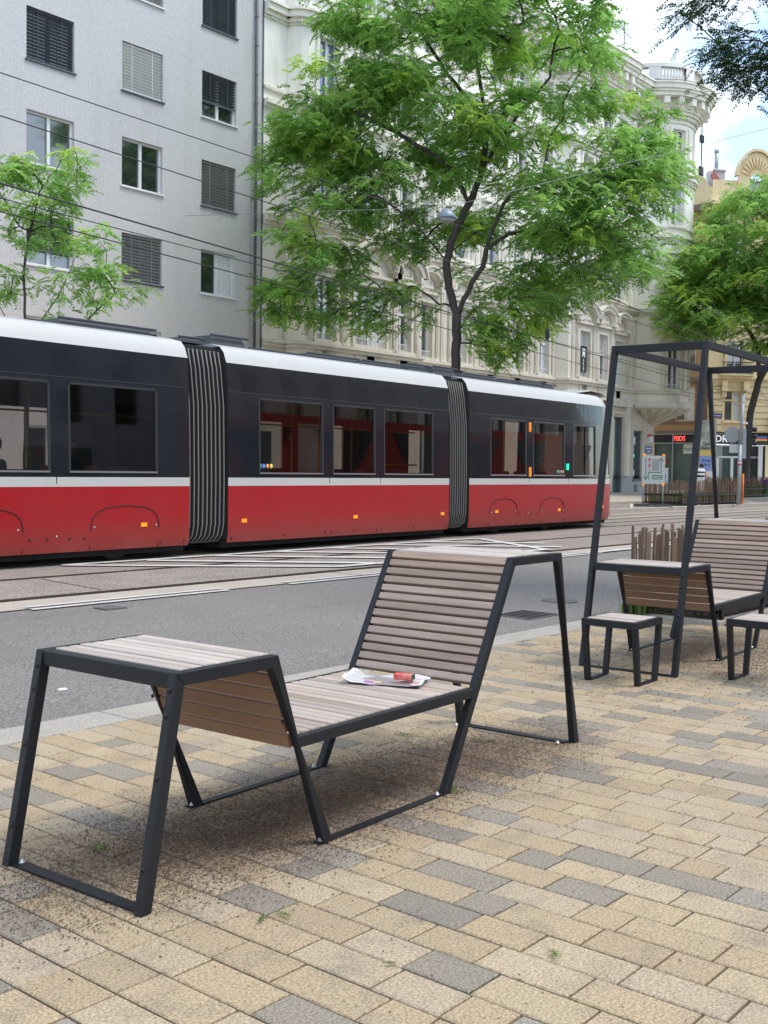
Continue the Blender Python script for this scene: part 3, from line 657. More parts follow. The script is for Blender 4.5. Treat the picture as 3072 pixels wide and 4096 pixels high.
b = MB(); b.add([tm(u, 3.39, 0) for u in np.linspace(26.1, front_end - .15, 30)] + [(26.2, 1.2, 3.44)], [(i, i + 1, 30) for i in range(29)], True); b.build('front_roof', 'twhite', tram)
# interior: seats, poles, straps
def seatpair(x, y, f=1):
    b = MB(); b.box(x - .22, x + .22, y, y + .42, .72, .80); b.box(x - f * .22 - .03, x - f * .22 + .03, y, y + .42, .80, 1.42); b.tube([(x, y + .2, .36), (x, y + .2, .72)], .04, 8); b.build('seat', 'seat', tram, bevel=.03)
for x in (4.2, 5.2, 7.2, 8.1, 10.4, 11.2, 13.9, 14.8, 17.4, 18.3, 21.0, 21.9, 23.2, 24.0): seatpair(x, .28); seatpair(x + .1, 1.65, -1)
def pole(p, q, r): b = MB(); b.tube([p, q], r, 8); b.build('grab_pole', 'ypole', tram)
for x in (6.3, 9.55, 12.95, 16.1, 16.9, 20.4, 22.6): pole((x, .75, .36), (x, .75, 2.7), .018); pole((x, 1.6, .36), (x, 1.6, 2.7), .018)
pole((17.0, .4, 1.52), (18.6, .4, 1.52), .014); pole((1.5, .75, 2.2), (11.8, .75, 2.2), .014); pole((13, .75, 2.2), (19, .75, 2.2), .014)
for x in (13.8, 14.1): b = MB(); b.tube([(x + .05 * math.sin(t), .75, 2.0 - .12 * math.cos(t) * 1.2) for t in np.linspace(0, 6.28, 14)], .012, 6); b.tube([(x, .75, 2.14), (x, .75, 2.2)], .01, 5); b.build('strap_handle', 'seat', tram)
b = MB(); b.box(14.0, 15.1, 1.2, 1.24, .9, 2.1); b.build('poster_board', 'curtain', tram)
# passengers
def person(name, loc, rz, label, cloth, hold=None, lean=0, bald=True):
    root = empty(name, loc, rz, label, 'person')
    J = {'pel': (0, 0, .06, .15), 'wai': (0, 0, .25, .13), 'che': (.02, 0, .43, .155), 'nk0': (.02, 0, .57, .07), 'nk1': (.03, 0, .63, .055), 'hd0': (.04, 0, .70, .078), 'hd1': (.035, 0, .78, .098), 'hd2': (.03, 0, .85, .075),
         'nose': (.135, 0, .74, .014), 'chin': (.09, 0, .68, .035), 'eL': (.03, .098, .75, .018), 'eR': (.03, -.098, .75, .018),
         'sL': (.01, .18, .52, .07), 'lL': (.06, .24, .26, .05), 'wL': (.28, .14, .27, .032), 'hL': (.35, .10, .30, .03), 'sR': (.01, -.18, .52, .07), 'lR': (.10, -.25, .27, .05), 'wR': (.27, -.10, .40, .032), 'hR': (.33, -.07, .46, .03),
         'tL': (.10, .10, .06, .095), 'kL': (.48, .12, .08, .065), 'aL': (.50, .12, -.32, .045), 'fL': (.64, .13, -.38, .04), 'tR': (.10, -.10, .06, .095), 'kR': (.48, -.12, .08, .065), 'aR': (.50, -.12, -.32, .045), 'fR': (.64, -.13, -.38, .04)}
    E_ = [('pel', 'wai'), ('wai', 'che'), ('che', 'nk0'), ('nk0', 'nk1'), ('nk1', 'hd0'), ('hd0', 'hd1'), ('hd1', 'hd2'), ('hd0', 'nose'), ('hd0', 'chin'), ('hd1', 'eL'), ('hd1', 'eR'), ('che', 'sL'), ('sL', 'lL'), ('lL', 'wL'), ('wL', 'hL'), ('che', 'sR'), ('sR', 'lR'), ('lR', 'wR'), ('wR', 'hR'), ('pel', 'tL'), ('tL', 'kL'), ('kL', 'aL'), ('aL', 'fL'), ('pel', 'tR'), ('tR', 'kR'), ('kR', 'aR'), ('aR', 'fR')]
    for h, s in (('hL', 1), ('hR', 1)):
        hx, hy, hz, _ = J[h]
        for k in range(5):
            a = (k - 1.5) * .018; ln = (.07, .08, .075, .06, .05)[k]
            if k < 4: J[h + str(k)] = (hx + .045, hy + a, hz + .01, .011); J[h + str(k) + 'b'] = (hx + .03 + ln * .7, hy + a, hz - .02, .009); E_ += [(h, h + str(k)), (h + str(k), h + str(k) + 'b')]
            else: J[h + 't'] = (hx + .02, hy - .045, hz + .02, .012); E_ += [(h, h + 't')]
    me = bpy.data.meshes.new('body'); ks = list(J); me.from_pydata([J[k][:3] for k in ks], [(ks.index(a), ks.index(c)) for a, c in E_], [])
    o = bpy.data.objects.new('body', me); col.objects.link(o); sk = o.modifiers.new('s', 'SKIN'); sk.use_smooth_shade = True; su = o.modifiers.new('u', 'SUBSURF'); su.levels = su.render_levels = 1
    for i, k in enumerate(ks):
        v = me.skin_vertices[0].data[i]; v.radius = (J[k][3], J[k][3]); v.use_root = (k == 'pel')
    me.materials.append(M['skin']); me.materials.append(M[cloth])
    bpy.context.view_layer.update(); em = bpy.data.meshes.new_from_object(o.evaluated_get(bpy.context.evaluated_depsgraph_get())); bpy.data.objects.remove(o)
    em.materials.clear(); em.materials.append(M['skin']); em.materials.append(M[cloth])
    for p in em.polygons:
        c = p.center; p.material_index = 0 if (c.z > .60 or (c.x > .17 and c.z > .2)) else 1
    bo = bpy.data.objects.new('body', em); col.objects.link(bo); bo.parent = root
    b = MB()
    if not bald: b.lathe([(.02, .115), (.075, .085), (.105, .03), (.108, -.03), (.09, -.07)][::-1], (.015, 0, .80), 14); b.build('hair', 'cloth', root)
    b = MB(); b.lathe([(.014, 0), (.010, .006)], (0, 0, 0), 8, ax=lambda p, q, h: (.118 + h, .035 + p, .775 + q)); b.lathe([(.014, 0), (.010, .006)], (0, 0, 0), 8, ax=lambda p, q, h: (.118 + h, -.035 + p, .775 + q)); b.build('eyes', 'black', root)
    return root
def tl(x, y, z): return tram.matrix_basis @ Vector((x, y, z))
tram.matrix_basis
bpy.context.view_layer.update()
def tw(x, y, z): return (tram.location.x + math.cos(ta) * x - math.sin(ta) * y, tram.location.y + math.sin(ta) * x + math.cos(ta) * y, z)
person('person', tw(10.1, .50, .93), R(-170), 'bald seated passenger in dark shirt behind the second tram window, one hand raised', 'cloth')
person('person', tw(8.85, .5, .92), R(-172), 'dark haired seated passenger silhouetted behind the tram window at the left edge', 'clothgrey', bald=False)
# ------------------------------------------------------------------ buildings
def win(parent, mp, u0, u1, v0, v1, frame='frame_white', panes=2, transom=None, depth=.2, blind=None, blind_to=None, curtain=False, sill=True, n=1, glassm='winglass', t=.065, name='window'):
    """one window filling a hole: frame, glass, blind, sill"""
    b = MB(); w0, w1 = depth * .55, depth * .95
    b.mbox(mp, u0, u1, v0, v0 + t, w0, w1, n); b.mbox(mp, u0, u1, v1 - t, v1, w0, w1, n); b.mbox(mp, u0, u0 + t, v0 + t, v1 - t, w0, w1); b.mbox(mp, u1 - t, u1, v0 + t, v1 - t, w0, w1)
    for k in range(1, panes):
        u = u0 + (u1 - u0) * k / panes; b.mbox(mp, u - t * .75, u + t * .75, v0 + t, v1 - t, w0 + .005, w1)
    if transom: vt = v0 + (v1 - v0) * transom; b.mbox(mp, u0 + t, u1 - t, vt - t * .8, vt + t * .8, w0 - .01, w1, n)
    f = b.build(name, frame, parent)
    b = MB(); 
    for k in range(n): b.add([mp(u0 + (u1 - u0) * k / n, v0, w1 - .02), mp(u0 + (u1 - u0) * (k + 1) / n, v0, w1 - .02), mp(u0 + (u1 - u0) * (k + 1) / n, v1, w1 - .02), mp(u0 + (u1 - u0) * k / n, v1, w1 - .02)], [(0, 1, 2, 3)])
    b.build('pane', glassm, f)
    if curtain:
        b = MB(); c0, c1 = u0 + t + (u1 - u0) * .5, u1 - t; m_ = 14; pts = [(c0 + (c1 - c0) * i / m_, .02 * (i % 2)) for i in range(m_ + 1)]
        b.add([mp(u, v, w1 - .05 + d) for v in (v0 + t, v1 - t) for u, d in pts], [(i, i + 1, m_ + 2 + i, m_ + 1 + i) for i in range(m_)]); b.build('curtain', 'curtain', f)
    if blind:
        vb = v0 + (v1 - v0) * (blind_to or 0) + .02; b = MB(); v = v1 - .03; 
        while v > vb: b.add([mp(u0 + .03, v, w0 - .075), mp(u1 - .03, v, w0 - .075), mp(u1 - .03, v - .062, w0 - .01), mp(u0 + .03, v - .062, w0 - .01)], [(0, 1, 2, 3)]); v -= .10
        b.mbox(mp, u0 + .03, u1 - .03, vb - .02, vb + .03, w0 - .07, w0 - .03)
        for k in (.25, .75): u = u0 + (u1 - u0) * k; b.mbox(mp, u - .006, u + .006, vb, v1, w0 - .08, w0 - .074)
        b.build('blind', blind, f)
    if sill:
        b = MB(); b.mbox(mp, u0 - .05, u1 + .05, v0 - .05, v0 - .002, -.06, depth * .5, n); b.build('sill', frame if frame == 'frame_white' else 'zincdark', f)
    return f
# grey apartment house
gb = empty('apartment_building', (20, 29, 0), 0, 'plain grey rendered apartment building with square windows and blinds on the left', 'building')
gm = lambda u, v, w: (u - 20, w, v)
cols_ = [(14.9, 16.5), (18.28, 19.9), (21.65, 23.25), (24.9, 26.45)]; rows = [(1.0, 2.6), (4.3, 5.8), (7.30, 8.78), (10.24, 11.76), (13.2, 14.72), (16.2, 17.72), (19.2, 20.7)]
holes = [(a, c, z0, z1) for a, c in cols_ for z0, z1 in rows]
b = MB(); panel(b, gm, [6, 27.72], [.2, 24], holes, .2); b.box(-14, 7.70, .42, 12, .2, 24); b.build('wall', 'grey_facade', gb)
b = MB(); b.box(-14, 7.71, .36, .42, .2, 24); 
gb_state = {(1, 4): dict(blind='blind_dark', frame='frame_dark'), (1, 3): dict(), (1, 2): dict(blind='blind_dark', blind_to=.3), (2, 4): dict(blind='blind_light', frame='frame_dark'), (2, 3): dict(), (2, 2): dict(blind='blind_grey', frame='frame_dark'),
            (3, 4): dict(blind='blind_dark', blind_to=.34), (3, 5): dict(blind='blind_dark', frame='frame_dark'), (3, 3): dict(blind='blind_grey', frame='frame_dark'), (3, 2): dict(curtain=True), (1, 5): dict(blind='blind_dark'), (2, 5): dict(blind='blind_grey')}
for ci, (a, c) in enumerate(cols_):
    for ri, (z0, z1) in enumerate(rows):
        if ci == 0 and ri not in (3, 4): continue
        win(gb, gm, a, c, z0, z1, **{**dict(depth=.2), **gb_state.get((ci, ri), {})})
b = MB(); b.box(6 - 20, 27.72 - 20, .38, .41, .2, 24); b.build('dark_backing', 'room', gb)
b = MB(); b.box(-14.3, 7.71, -.3, 12, 24.001, 24.3); b.build('roof', 'roofdark', gb)
b = MB(); b.tube([(7.30, -.09, .3), (7.30, -.09, 23.9)], .055, 10); 
for z in np.arange(1.2, 24, 1.0): b.lathe([(.066, -.02), (.066, .02)], (7.30, -.09, z), 10)
b.build('downpipe', 'zincdark', gb)
b = MB(); b.box(7.66, 7.72, -.02, .0, .2, 24); b.build('expansion_strip', 'zincdark', gb)
# long cream historicist building
wb = empty('corner_building', (45, 29, 0), 0, 'ornate cream corner building with arched pediments, heavy cornice and a round corner turret', 'building')
Wx, Wy = 45, 29
plan = [(27.74, 29), (28.93, 29), (28.97, 28.75), (29.12, 28.52), (29.4, 28.38), (31.4, 28.30), (36.0, 28.30), (36.0, 29), (47.55, 29), (47.9, 28.35), (52.5, 28.35), (52.85, 29), (56.38, 29)]
tc_ = (58.6, 29.6); TR = 2.4
a0 = math.atan2(29 - tc_[1], -math.sqrt(TR * TR - .36)); arc = []
for k in range(0, 31):
    a = -math.pi + abs(a0 + math.pi) + (math.pi * 1.28 - abs(a0 + math.pi)) * k / 30; arc.append((tc_[0] + TR * math.cos(a), tc_[1] + TR * math.sin(a)))
plan = plan[:-1] + arc + [(59.6, 45)]
WP = Path(sharpen(plan)); 
def ux(x):      # arclength of facade abscissa x (before the turret)
    for i in range(len(WP.p) - 1):
        if WP.p[i].x <= x <= WP.p[i + 1].x and WP.p[i + 1].x > WP.p[i].x: return WP.u[i] + (x - WP.p[i].x) / (WP.p[i + 1].x - WP.p[i].x) * (WP.u[i + 1] - WP.u[i])
u_arc0 = [i for i, p in enumerate(WP.p) if abs(p.x - arc[0][0]) < .02][0]; uA = WP.u[u_arc0]
ang0 = math.atan2(arc[0][1] - tc_[1], arc[0][0] - tc_[0])
def ut(deg): return uA + (math.radians(deg) - ang0) * TR      # turret azimuth (deg, world) to arclength
wm = lambda u, v, w: (lambda q: (q[0] - Wx, q[1] - Wy, q[2]))(WP.at(u, v, w))
xs = [(29.9, 30.9), (31.96, 33.8), (34.5, 35.33), (36.7, 37.65), (39.2, 40.15), (41.6, 42.55), (43.85, 44.8), (46.2, 47.1), (48.95, 49.95), (50.85, 51.75), (53.72, 54.7)]
uw = [(ux(a), ux(c)) for a, c in xs]; tdeg = [-113, -60]
tw_ = [(ut(d - 10.5), ut(d + 10.5)) for d in tdeg]
floors = [(6.2, 8.5), (10.75, 12.95), (15.1, 17.2), (18.7, 20.3)]
holes = []; UEND = WP.u[-1]
for fi, (z0, z1) in enumerate(floors):
    for k, (a, c) in enumerate(uw): holes.append((a, c, z0, z1))
    for a, c in tw_: holes.append((a, c, z0 - (.1 if fi == 0 else 0), z1))
u0 = 0
# the upper wall between the base band and the cornice; windows cut out
b = MB(); panel(b, wm, WP.u, [5.2, 21.1], holes, .24); b.build('wall', 'white_facade', wb)
def bandU(b, z0, z1, w0, w1=0, ua=None, ub=None):
    us = [u for u in WP.u if (ua is None or u > ua) and (ub is None or u < ub)]
    us = [ua if ua is not None else WP.u[0]] * (ua is not None) + us + ([ub] if ub is not None else [])
    vs = []
    for u in us: vs += [wm(u, z0, w0 * .8 if False else w0), wm(u, z1, w0), wm(u, z1, w1), wm(u, z0, w1)]
    n = len(us) - 1; fs = [(4 * i + j, 4 * i + (j + 1) % 4, 4 * i + 4 + (j + 1) % 4, 4 * i + 4 + j) for i in range(n) for j in range(4)] + [(0, 1, 2, 3), (4 * n + 3, 4 * n + 2, 4 * n + 1, 4 * n)]
    b.add(vs, fs)
b = MB()
for z0, z1, w_ in ((5.15, 5.32, -.16), (5.32, 5.42, -.10), (5.82, 5.95, -.14), (5.95, 6.06, -.22), (10.12, 10.25, -.12), (10.25, 10.40, -.26), (10.40, 10.46, -.32), (14.25, 14.36, -.1), (14.36, 14.52, -.24), (14.9, 15.0, -.10), (17.48, 17.62, -.12), (17.62, 17.84, -.26), (17.84, 17.92, -.34), (18.68, 18.78, -.10)): bandU(b, z0, z1, w_)
b.build('string_courses', 'trim', wb)
b = MB()
for z0, z1, w_ in ((20.62, 20.70, -.10), (21.05, 21.2, -.30), (21.2, 21.37, -.42), (21.81, 22.01, -.92), (22.01, 22.15, -1.02), (22.15, 22.4, -1.12), (22.4, 22.5, -1.2)): bandU(b, z0, z1, w_)
bandU(b, 21.35, 21.85, -.40); b.build('main_cornice', 'trim', wb)
u = 1.0
while u < ut(-20): b = MB(); b.mbox(wm, u, u + .24, 21.41, 21.79, -.86, -.3); b.mbox(wm, u + .02, u + .22, 21.31, 21.45, -.62, -.3); b.build('cornice_bracket', 'trim', wb); u += .62
b = MB(); u = .5
while u < ut(-20): b.mbox(wm, u, u + .11, 20.86, 21.03, -.22, 0); u += .2
b.build('dentils', 'trim', wb)
b = MB()
for k, (a, c) in enumerate(uw + tw_):      # roundels in the frieze and above windows
    for z in (20.78, 17.34):
        for i in range(5):
            u = a + (c - a) * (i + .5) / 5; x, y, zz = wm(u, z, 0); nx = Vector(wm(u, z, -1)) - Vector((x, y, zz))
            b.tube([Vector((x, y, zz)), Vector((x, y, zz)) + nx * .04], [.09, .07], 10)
b.build('roundels', 'trim', wb)
b = MB(); 
for z0 in (17.15,):
    u = .3
    while u < ut(-20): b.mbox(wm, u, u + .05, 17.40, 17.48, -.09, 0); u += .1
bandU(b, 17.385, 17.402, -.085)
b.build('small_dentils', 'trim', wb)
b = MB(); bandU(b, 22.5, 22.57, -1.1, .4); bandU(b, 22.57, 22.95, .2, .6, None, ut(-160)); b.build('gutter', 'roofdark', wb)
# surrounds, pediments, windows
def arcped(b, mp, uc, hw, v, rise, w_, thick=.2, nseg=14):
    r = (hw * hw + rise * rise) / (2 * rise); a = math.asin(hw / r)
    for k in range(nseg):
        t0 = -a + 2 * a * k / nseg; t1 = -a + 2 * a * (k + 1) / nseg; cv = v + rise - r
        for rr, th, ww in ((r, thick, w_), (r + thick, .07, w_ - .08), (r - .1, .1, w_ * .55)):
            q = [(uc + rr * math.sin(t), cv + rr * math.cos(t)) for t in (t0, t1)] + [(uc + (rr + th) * math.sin(t), cv + (rr + th) * math.cos(t)) for t in (t1, t0)]
            b.prism(q, ww, 0, mp)
    for s_ in (-1, 1): b.mbox(mp, uc + s_ * hw - .16 , uc + s_ * hw + .16, v - .16, v + .08, w_, 0)
for fi, (z0, z1) in enumerate(floors):
    for k, (a, c) in enumerate(uw + tw_):
        sur = MB(); ped = MB(); tur = k >= len(uw); n = 4 if tur else 1; zz0 = z0 - (.1 if (fi == 0 and tur) else 0)
        wd = .16
        for x0, x1, y0, y1 in ((a - wd, a, zz0 - .02, z1 + wd), (c, c + wd, zz0 - .02, z1 + wd), (a, c, z1, z1 + wd)): sur.mbox(wm, x0, x1, y0, y1, -.06, 0, n if x1 - x0 > .3 else 1)
        for x0, x1 in ((a - .42, a - .24), (c + .24, c + .42)):
            if fi != 2 and not (k == 1): sur.mbox(wm, x0, x1, zz0, z1 + .1, -.09, 0); sur.mbox(wm, x0 + .05, x1 - .05, zz0 + .1, z1, -.12, -.09)
        sur.mbox(wm, a - .2, c + .2, zz0 - .16, zz0 - .03, -.14, 0, n)
        if fi == 0:
            sur.mbox(wm, a - .45, c + .45, z1 + .34, z1 + .44, -.18, 0, n)
            if not tur: arcped(ped, wm, (a + c) / 2, (c - a) / 2 + .32, z1 + .62, .62 + (.25 if k == 1 else 0), -.34)
            else: arcped(ped, wm, (a + c) / 2, (c - a) / 2 + .3, z1 + .5, .4, -.3)
            ped.mbox(wm, (a + c) / 2 - .22, (a + c) / 2 + .22, z1 + .48, z1 + .98, -.10, 0); ped.mbox(wm, (a + c) / 2 - .36, (a + c) / 2 + .36, z1 + .58, z1 + .72, -.14, 0)
            for s_ in (-1, 1): ped.prism([((a + c) / 2 + s_ * .36, z1 + .5), ((a + c) / 2 + s_ * .5, z1 + .62), ((a + c) / 2 + s_ * .42, z1 + .86), ((a + c) / 2 + s_ * .26, z1 + 1.0)], -.09, 0, wm)
            for j in range(3): u = a + (c - a) * (.15 + .35 * j) - .0; sur.mbox(wm, u - .25 if j == 1 else u, u + .2, 5.42, 5.80, -.05, 0) if j == 1 else None
            sur.mbox(wm, a, c, 5.44, 5.80, -.05, 0, n)
        elif fi == 1:
            arcped(ped, wm, (a + c) / 2, (c - a) / 2 + .14, z1 + .1, .3, -.12, .12) if not tur else None
            if tur or k % 3 == 2:
                ped.mbox(wm, a - .4, c + .4, z1 + .55, z1 + .66, -.26, 0, n); ped.prism([(a - .42, z1 + .66), (c + .42, z1 + .66), ((a + c) / 2, z1 + 1.05)], -.24, 0, wm)
        elif fi == 2:
            ped.mbox(wm, a - .3, c + .3, z1 + .20, z1 + .30, -.16, 0, n)
            if tur: ped.mbox(wm, a - .4, c + .4, z1 - 17.2 + 17.2 + .34, z1 + .4, -.2, 0, n)
        glassm = 'winblue' if (fi >= 1 and k in (0, 4, 5)) else 'winglass'
        fr = win(wb, wm, a, c, zz0, z1, panes=3 if k == 1 else 2, transom=.64, depth=.26, sill=False, n=n, glassm=glassm, t=.06, curtain=(k + fi) % 3 == 1, blind='blind_light' if (k, fi) in ((8, 0), (9, 0)) else None, blind_to=.55)
        sur.build('surround', 'trim', fr)
        if ped.v: ped.build('pediment', 'trim', fr)
        if fi == 0 or tur:
            b = MB(); 
            for j in range(int((c - a) / .09)): u = a + .05 + j * .09; b.mbox(wm, u, u + .015, zz0, zz0 + .25, .04, .055)
            b.mbox(wm, a, c, zz0 + .25, zz0 + .275, .03, .065, n); b.build('sill_guard', 'frame_white', fr)
b = MB(); bandU(b, 5.3, 21.0, .27, .32); b.build('dark_backing', 'room', wb)
za_, zb_ = uw[8]; az_ = MB(); az_.mbox(wm, za_ + .12, zb_ - .22, 6.45, 7.75, .02, .05); az = az_.build('practice_sign', 'black', wb)
zc_ = (za_ + zb_) / 2 - .05; b = MB(); b.prism([(zc_ - .13, 7.2), (zc_ - .07, 7.2), (zc_, 7.36), (zc_ + .07, 7.2), (zc_ + .13, 7.2), (zc_ + .16, 7.62), (zc_ + .07, 7.66), (zc_, 7.6), (zc_ - .07, 7.66), (zc_ - .16, 7.62)], .005, .018, wm); b.build('tooth_emblem', 'white', az)
for i_, ch_ in enumerate('ARZT'): text(ch_, .2, lambda x, y, z, i_=i_: wm(zc_ + x, 7.05 - i_ * .17 + y, .016 - z), 'white', az)
# vertical pilaster strips on the bays and main wall
for x in (31.35, 34.15, 35.8, 38.4, 40.9, 43.2, 45.5, 48.3, 50.4, 52.2, 53.2, 55.4, 56.0):
    u = ux(x)
    for z0, z1 in ((6.1, 10.0), (10.6, 14.1), (15.1, 17.3), (18.7, 20.5)): b = MB(); b.mbox(wm, u - .14, u + .14, z0, z1, -.07, 0); b.mbox(wm, u - .18, u + .18, z1 - .2, z1, -.11, 0); b.mbox(wm, u - .05, u + .05, z0 + .15, z1 - .3, -.09, -.07); b.build('pilaster', 'trim', wb)
# ground floor
GP = Path(sharpen([(27.74, 29), (58.6, 29), (58.6, 45)])); gg = lambda u, v, w: (lambda q: (q[0] - Wx, q[1] - Wy, q[2]))(GP.at(u, v, w)); gx = lambda x: x - 27.74
gh = [(gx(53.72), gx(54.98), .35, 4.45), (gx(56.15), gx(57.22), 1.08, 3.78)] + [(gx(x), gx(x + 1.9), .9, 4.2) for x in (29.5, 33.2, 37, 41, 45)]
b = MB(); panel(b, gg, GP.u, [1.25, 5.2], gh, .3); b.build('ground_floor_wall', 'corner', wb)
b = MB(); panel(b, gg, [g for g in GP.u], [.2, 1.25], gh, .3); b.build('plinth', 'base', wb)
for h in gh: b = MB(); b.mbox(gg, h[0], h[1], h[2], h[3], .27, .29); b.build('shop_window', 'shopglass', wb)
b = MB()
for h in gh[:2]:
    b.mbox(gg, h[0], h[0] + .06, h[2], h[3], .1, .26); b.mbox(gg, h[1] - .06, h[1], h[2], h[3], .1, .26); b.mbox(gg, h[0], h[1], h[3] - .07, h[3], .1, .26)
b.mbox(gg, gx(56.1), gx(57.3), 1.0, 1.08, -.06, .2); b.build('shop_window_frames', 'frame_dark', wb)
b = MB(); b.mbox(gg, gx(53.4), gx(55.3), 4.62, 4.72, -.05, 0); b.mbox(gg, gx(53.5), gx(53.62), .4, 5.1, -.1, 0); b.mbox(gg, gx(55.15), gx(55.5), 1.25, 5.1, -.12, 0); b.mbox(gg, gx(53.3), gx(55.6), 5.0, 5.15, -.18, 0); b.build('shopfront_trim', 'trim', wb)
b = MB(); b.mbox(gg, gx(56.6), gx(56.75), 2.3, 2.48, .2, .26); b.build('green_reflection', 'greenlit', wb)  # glowing patch standing in for a signal's green reflection in the glass
b = MB(); b.mbox(gg, gx(56.25), gx(56.9), 1.2, 1.6, .24, .26); b.mbox(gg, gx(56.45), gx(56.95), 3.0, 3.45, .24, .26); b.build('window_notices', 'signgrey', wb)
b = MB(); b.mbox(gg, gx(56.3), gx(56.7), .38, .78, -.01, .0); b.build('vent', 'frame_dark', wb)
sg = MB(); sg.mbox(gg, gx(57.55), gx(58.35), 2.55, 2.95, -.03, 0); s_ = sg.build('street_sign', 'dkblue', wb)
text('8.Josefstädter', .11, lambda x, y, z: gg(gx(57.95) + x, 2.82 + y, -.031 - z), 'white', s_); text('Straße', .13, lambda x, y, z: gg(gx(57.95) + x, 2.66 + y, -.031 - z), 'white', s_)
b = MB(); b.mbox(gg, gx(57.8), gx(58.15), 3.15, 3.55, -.12, 0); b.build('wall_lamp', 'signgrey', wb, bevel=.03); b = MB(); b.mbox(gg, gx(57.78), gx(58.17), 3.5, 3.6, -.15, -.01); b.build('wall_lamp_hood', 'signred', wb, bevel=.02)
# turret console and cornice below it
b = MB(); prof_ = [(.12, 4.0), (.35, 4.12), (.8, 4.34), (1.4, 4.6), (1.95, 4.82), (2.3, 4.98), (2.55, 5.0), (2.62, 5.1), (2.55, 5.22)]
n = 72; vs = []
for r_, z in prof_:
    for j in range(n):
        t = 2 * math.pi * j / n; k = 1 + (.11 * (1 if j % 3 else -1) if .3 < r_ < 2.2 else 0); vs.append((tc_[0] + r_ * k * math.cos(t) - Wx - (1 - r_ / 2.6) * 0, tc_[1] + (r_ * k) * math.sin(t) - Wy - .3 * (1 - r_ / 2.6), z))
b.add(vs, [(i * n + j, i * n + (j + 1) % n, (i + 1) * n + (j + 1) % n, (i + 1) * n + j) for i in range(len(prof_) - 1) for j in range(n)]); b.build('turret_console', 'trim', wb)
# balustrade on the turret
b = MB(); cx_, cy_ = tc_[0] - Wx, tc_[1] - Wy
def ring(b, r0, r1, z0, z1, a0=-200, a1=40, n=48):
    vs = []
    for j in range(n + 1):
        t = math.radians(a0 + (a1 - a0) * j / n)
        for r_, z in ((r0, z0), (r1, z0), (r1, z1), (r0, z1)): vs.append((cx_ + r_ * math.cos(t), cy_ + r_ * math.sin(t), z))
    b.add(vs, [(4 * i + j, 4 * i + (j + 1) % 4, 4 * i + 4 + (j + 1) % 4, 4 * i + 4 + j) for i in range(n) for j in range(4)])
ring(b, 2.45, 2.75, 22.5, 22.85); ring(b, 2.42, 2.8, 23.5, 23.7)
for a in (-150, -105, -60, -20): ring(b, 2.44, 2.78, 22.85, 23.5, a - 7, a + 7, 6)
b.build('turret_parapet', 'white_facade', wb)
for a in range(-142, -20, 4):
    if min(abs(a + 105), abs(a + 60)) < 8: continue
    t = math.radians(a); b = MB(); b.lathe([(.05, 0), (.09, .17), (.04, .4), (.06, .55), (.07, .65)], (cx_ + 2.6 * math.cos(t), cy_ + 2.6 * math.sin(t), 22.85), 8); b.build('baluster', 'trim', wb)
b = MB(); b.box(10.9, 12.3, .2, 1.6, 22.5, 24.0); b.box(10.8, 12.4, .1, 1.7, 24.0, 24.13); b.box(12.3, 13.2, .5, .8, 22.5, 23.6); b.build('parapet_block', 'white_facade', wb)
b = MB(); b.add([(-17.26, .1, 22.6), (11.4, .1, 22.6), (11.4, 5, 24.4), (-17.26, 5, 24.4), (-17.26, 12, 24.4), (11.4, 12, 24.4)], [(0, 1, 2, 3), (3, 2, 5, 4)]); b.box(-17.2, 13.4, 3, 14, 5, 22.59); b.build('roof', 'roofdark', wb)
b = MB(); b.tube([(11.0, 1, 22.6), (11.0, 1, 26.3)], .03, 6); b.tube([(9.9, 1, 25.9), (11.9, 1, 25.6)], .018, 5)
for k in range(7): x = 10.0 + k * .28; b.tube([(x, .55, 25.9 - k * .042), (x, 1.45, 25.9 - k * .042)], .012, 4)
b.tube([(10.6, 1, 24.9), (11.6, 1, 25.3)], .015, 4); b.tube([(11.0, 1, 25.2), (11.5, .6, 24.6)], .015, 4)
b.build('rooftop_aerial', 'wire', label='thin television aerial standing on the cream building roof edge', cat='aerial').location = (45, 29, 0)
b = MB(); b.tube([(0, 0, 0), (-.25, 0, .04), (-.28, 0, -.35), (-.26, 0, -.55)], .025, 6); b.tube([(-.26 + .13 + .15 * math.cos(t), 0, -.55 + .22 * math.sin(t)) for t in np.linspace(0, 6.28, 16)], .03, 6)
b.build('wall_bracket', 'wire', label='black loop shaped bracket fixed to the cream building below its turret', cat='bracket').location = (57.95, 28.4, 9.95)
# yellow building beyond the side street: shaded flank, chamfered front
yb = empty('corner_building', (70, 30.85, 0), 0, 'yellow and orange ornate building with rusticated walls, rounded gable and shops across the side street', 'building')
YP = Path(sharpen([(70, 46), (70, 30.85), (70 + 14 * .73, 30.85 - 14 * .683), (70 + 14 * .73 + 14, 30.85 - 14 * .683)])); ys = YP.u; ym = lambda u, v, w: (lambda q: (q[0] - 70, q[1] - 30.85, q[2]))(YP.at(u, v, w))
uc = ys[1] + .012; us_ = lambda y: 46 - y; fu = lambda s_: uc + (s_ * .304 if s_ < 1.15 else .35 + (s_ - 1.15) * .95)
yh = [(fu(2.0), fu(3.25), 4.95, 6.95), (fu(2.1), fu(3.3), 8.15, 10.2), (fu(2.1), fu(3.3), 11.8, 13.8), (fu(2.1), fu(3.3), 15.2, 17.2), (fu(5.6), fu(6.9), 4.95, 6.95), (fu(5.6), fu(6.9), 8.15, 10.2), (fu(5.6), fu(6.9), 11.8, 13.8), (fu(9), fu(10.2), 4.95, 6.95), (fu(9), fu(10.2), 8.15, 10.2),
      (us_(33.1), us_(31.75), 4.95, 7.2), (us_(33.1), us_(31.75), 8.4, 10.4), (us_(33.1), us_(31.75), 11.8, 13.8)]
